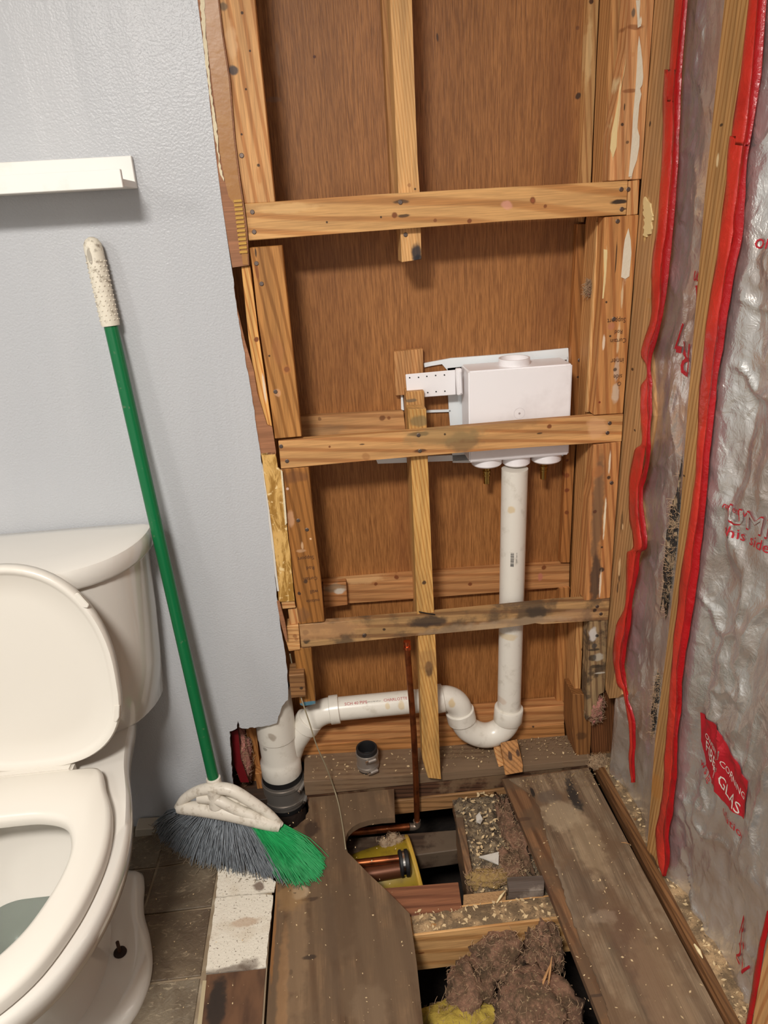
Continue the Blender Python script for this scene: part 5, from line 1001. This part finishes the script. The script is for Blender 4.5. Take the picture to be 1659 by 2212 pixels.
# raised seat ring lies on the rim
SO = [(0, -.315), (.06, -.315), (.112, -.316), (.130, -.330), (.146, -.37), (.172, -.43), (.186, -.50), (.186, -.57), (.172, -.65), (.138, -.73), (.078, -.785), (0, -.80)]
SI = [(0, -.425), (.05, -.428), (.095, -.447), (.120, -.49), (.126, -.54), (.118, -.60), (.098, -.66), (.06, -.71), (.03, -.727), (0, -.732)]
def rs(L_, n=120): m_ = len(L_); return [L_[int(i*m_/n) % m_].lerp(L_[(int(i*m_/n)+1) % m_], (i*m_/n) % 1) for i in range(n)]
so, si = (lambda z, k=0: rs(plan(SO, z, k, 10))), (lambda z, k=0: rs(plan(SI, z, -k, 10)))
child('seat', loft([so(.395, .006), so(.398), so(.413), so(.419, .003), so(.423, .010), si(.421, .012), si(.416, .004), si(.408), si(.396, .002), so(.395, .006)], False, False), seatm, to, ang=60)
# raised lid
def lidring(k, off):
    out = []
    hz, wz, zc = .385, .180, .598
    for q in range(72):
        a = 2*pi*q/72; c_, s_ = cos(a), sin(a)
        w2 = (wz-k)*math.copysign(abs(c_)**(.90 if s_ > 0 else .62), c_); zz_ = zc+((.222-k)*abs(s_)**.92 if s_ > 0 else -(.178-k)*abs(s_)**.62)
        x = TX+w2*(1 if s_ > 0 else 1-.13*abs(s_)**2.2); f_ = (zz_-.42)/.38; out.append(Vector((x, -.300+.050*f_-off, zz_)))
    return out
lid = child('lid', loft([lidring(.004, -.012), lidring(0, -.008), lidring(0, .006), lidring(.003, .010), lidring(.009, .010), lidring(.014, .006), lidring(.019, .0025), lidring(.06, .001)], True, True), seatm, to, ang=50)
def lid_pt(px, py, f_off=.0105):
    p_ = at(px, py, Y=-.28)
    for _ in range(3): p_ = at(px, py, Y=-.300+.050*(p_.z-.42)/.38-f_off)
    return p_
for A in ([(162, 1282), (169, 1279), (193, 1305), (190, 1312), (181, 1311), (164, 1291)], [(248, 1522), (259, 1521), (258, 1548), (252, 1558), (245, 1556)]):
    link('bumper', prism([lid_pt(*q) for q in A], (0, -.003, 0), .001, 2), seatm, lid)
link('hinge_bar', prism([(TX-.155, -.325, .398), (TX+.072, -.325, .398), (TX+.072, -.325, .424), (TX-.155, -.325, .424)], (0, .03, 0), .005, 3), seatm, to)
rust = plain('rusty_bolt', (70, 48, 36), .7, .5)
bp = at(258, 2052, Z=.045)
bl = child('floor_bolt', tube([bp-Vector((0, 0, .012)), bp+Vector((0, 0, .022))], .0035, 10), rust, to)
link('bolt_washer', lathe([(.0003, .0), (.012, .0), (.013, -.004)], (bp.x, bp.y, bp.z-.004), 20), plain('bolt_hole', (40, 26, 20), .9), bl, smooth=True)
# ---- handwriting on the studs, upside down as in the photo
def on_face(px, py, Y):
    c = at(px, py, Y=Y); return lambda u, v: Vector((c.x-u, Y-.0009, c.z-v))
for t, x_, y_, sz in (('Support', 678, 1200, .013), ('Rod', 679, 1222, .013), ('Curtain', 685, 1245, .012), ('wall', 687, 1273, .014), ('outside', 690, 1293, .012)):
    write(t, sz, on_face(x_, y_, 0), pencil, st3, .85)
for t, x_, y_, sz in (('Support', 1352, 686, .014), ('Rod', 1345, 712, .012), ('Curtain', 1353, 730, .013), ('inner', 1348, 773, .016), ('side', 1344, 808, .014), ('O', 1342, 824, .013)):
    write(t, sz, on_face(x_, y_, 0), pencil, st4, .85)
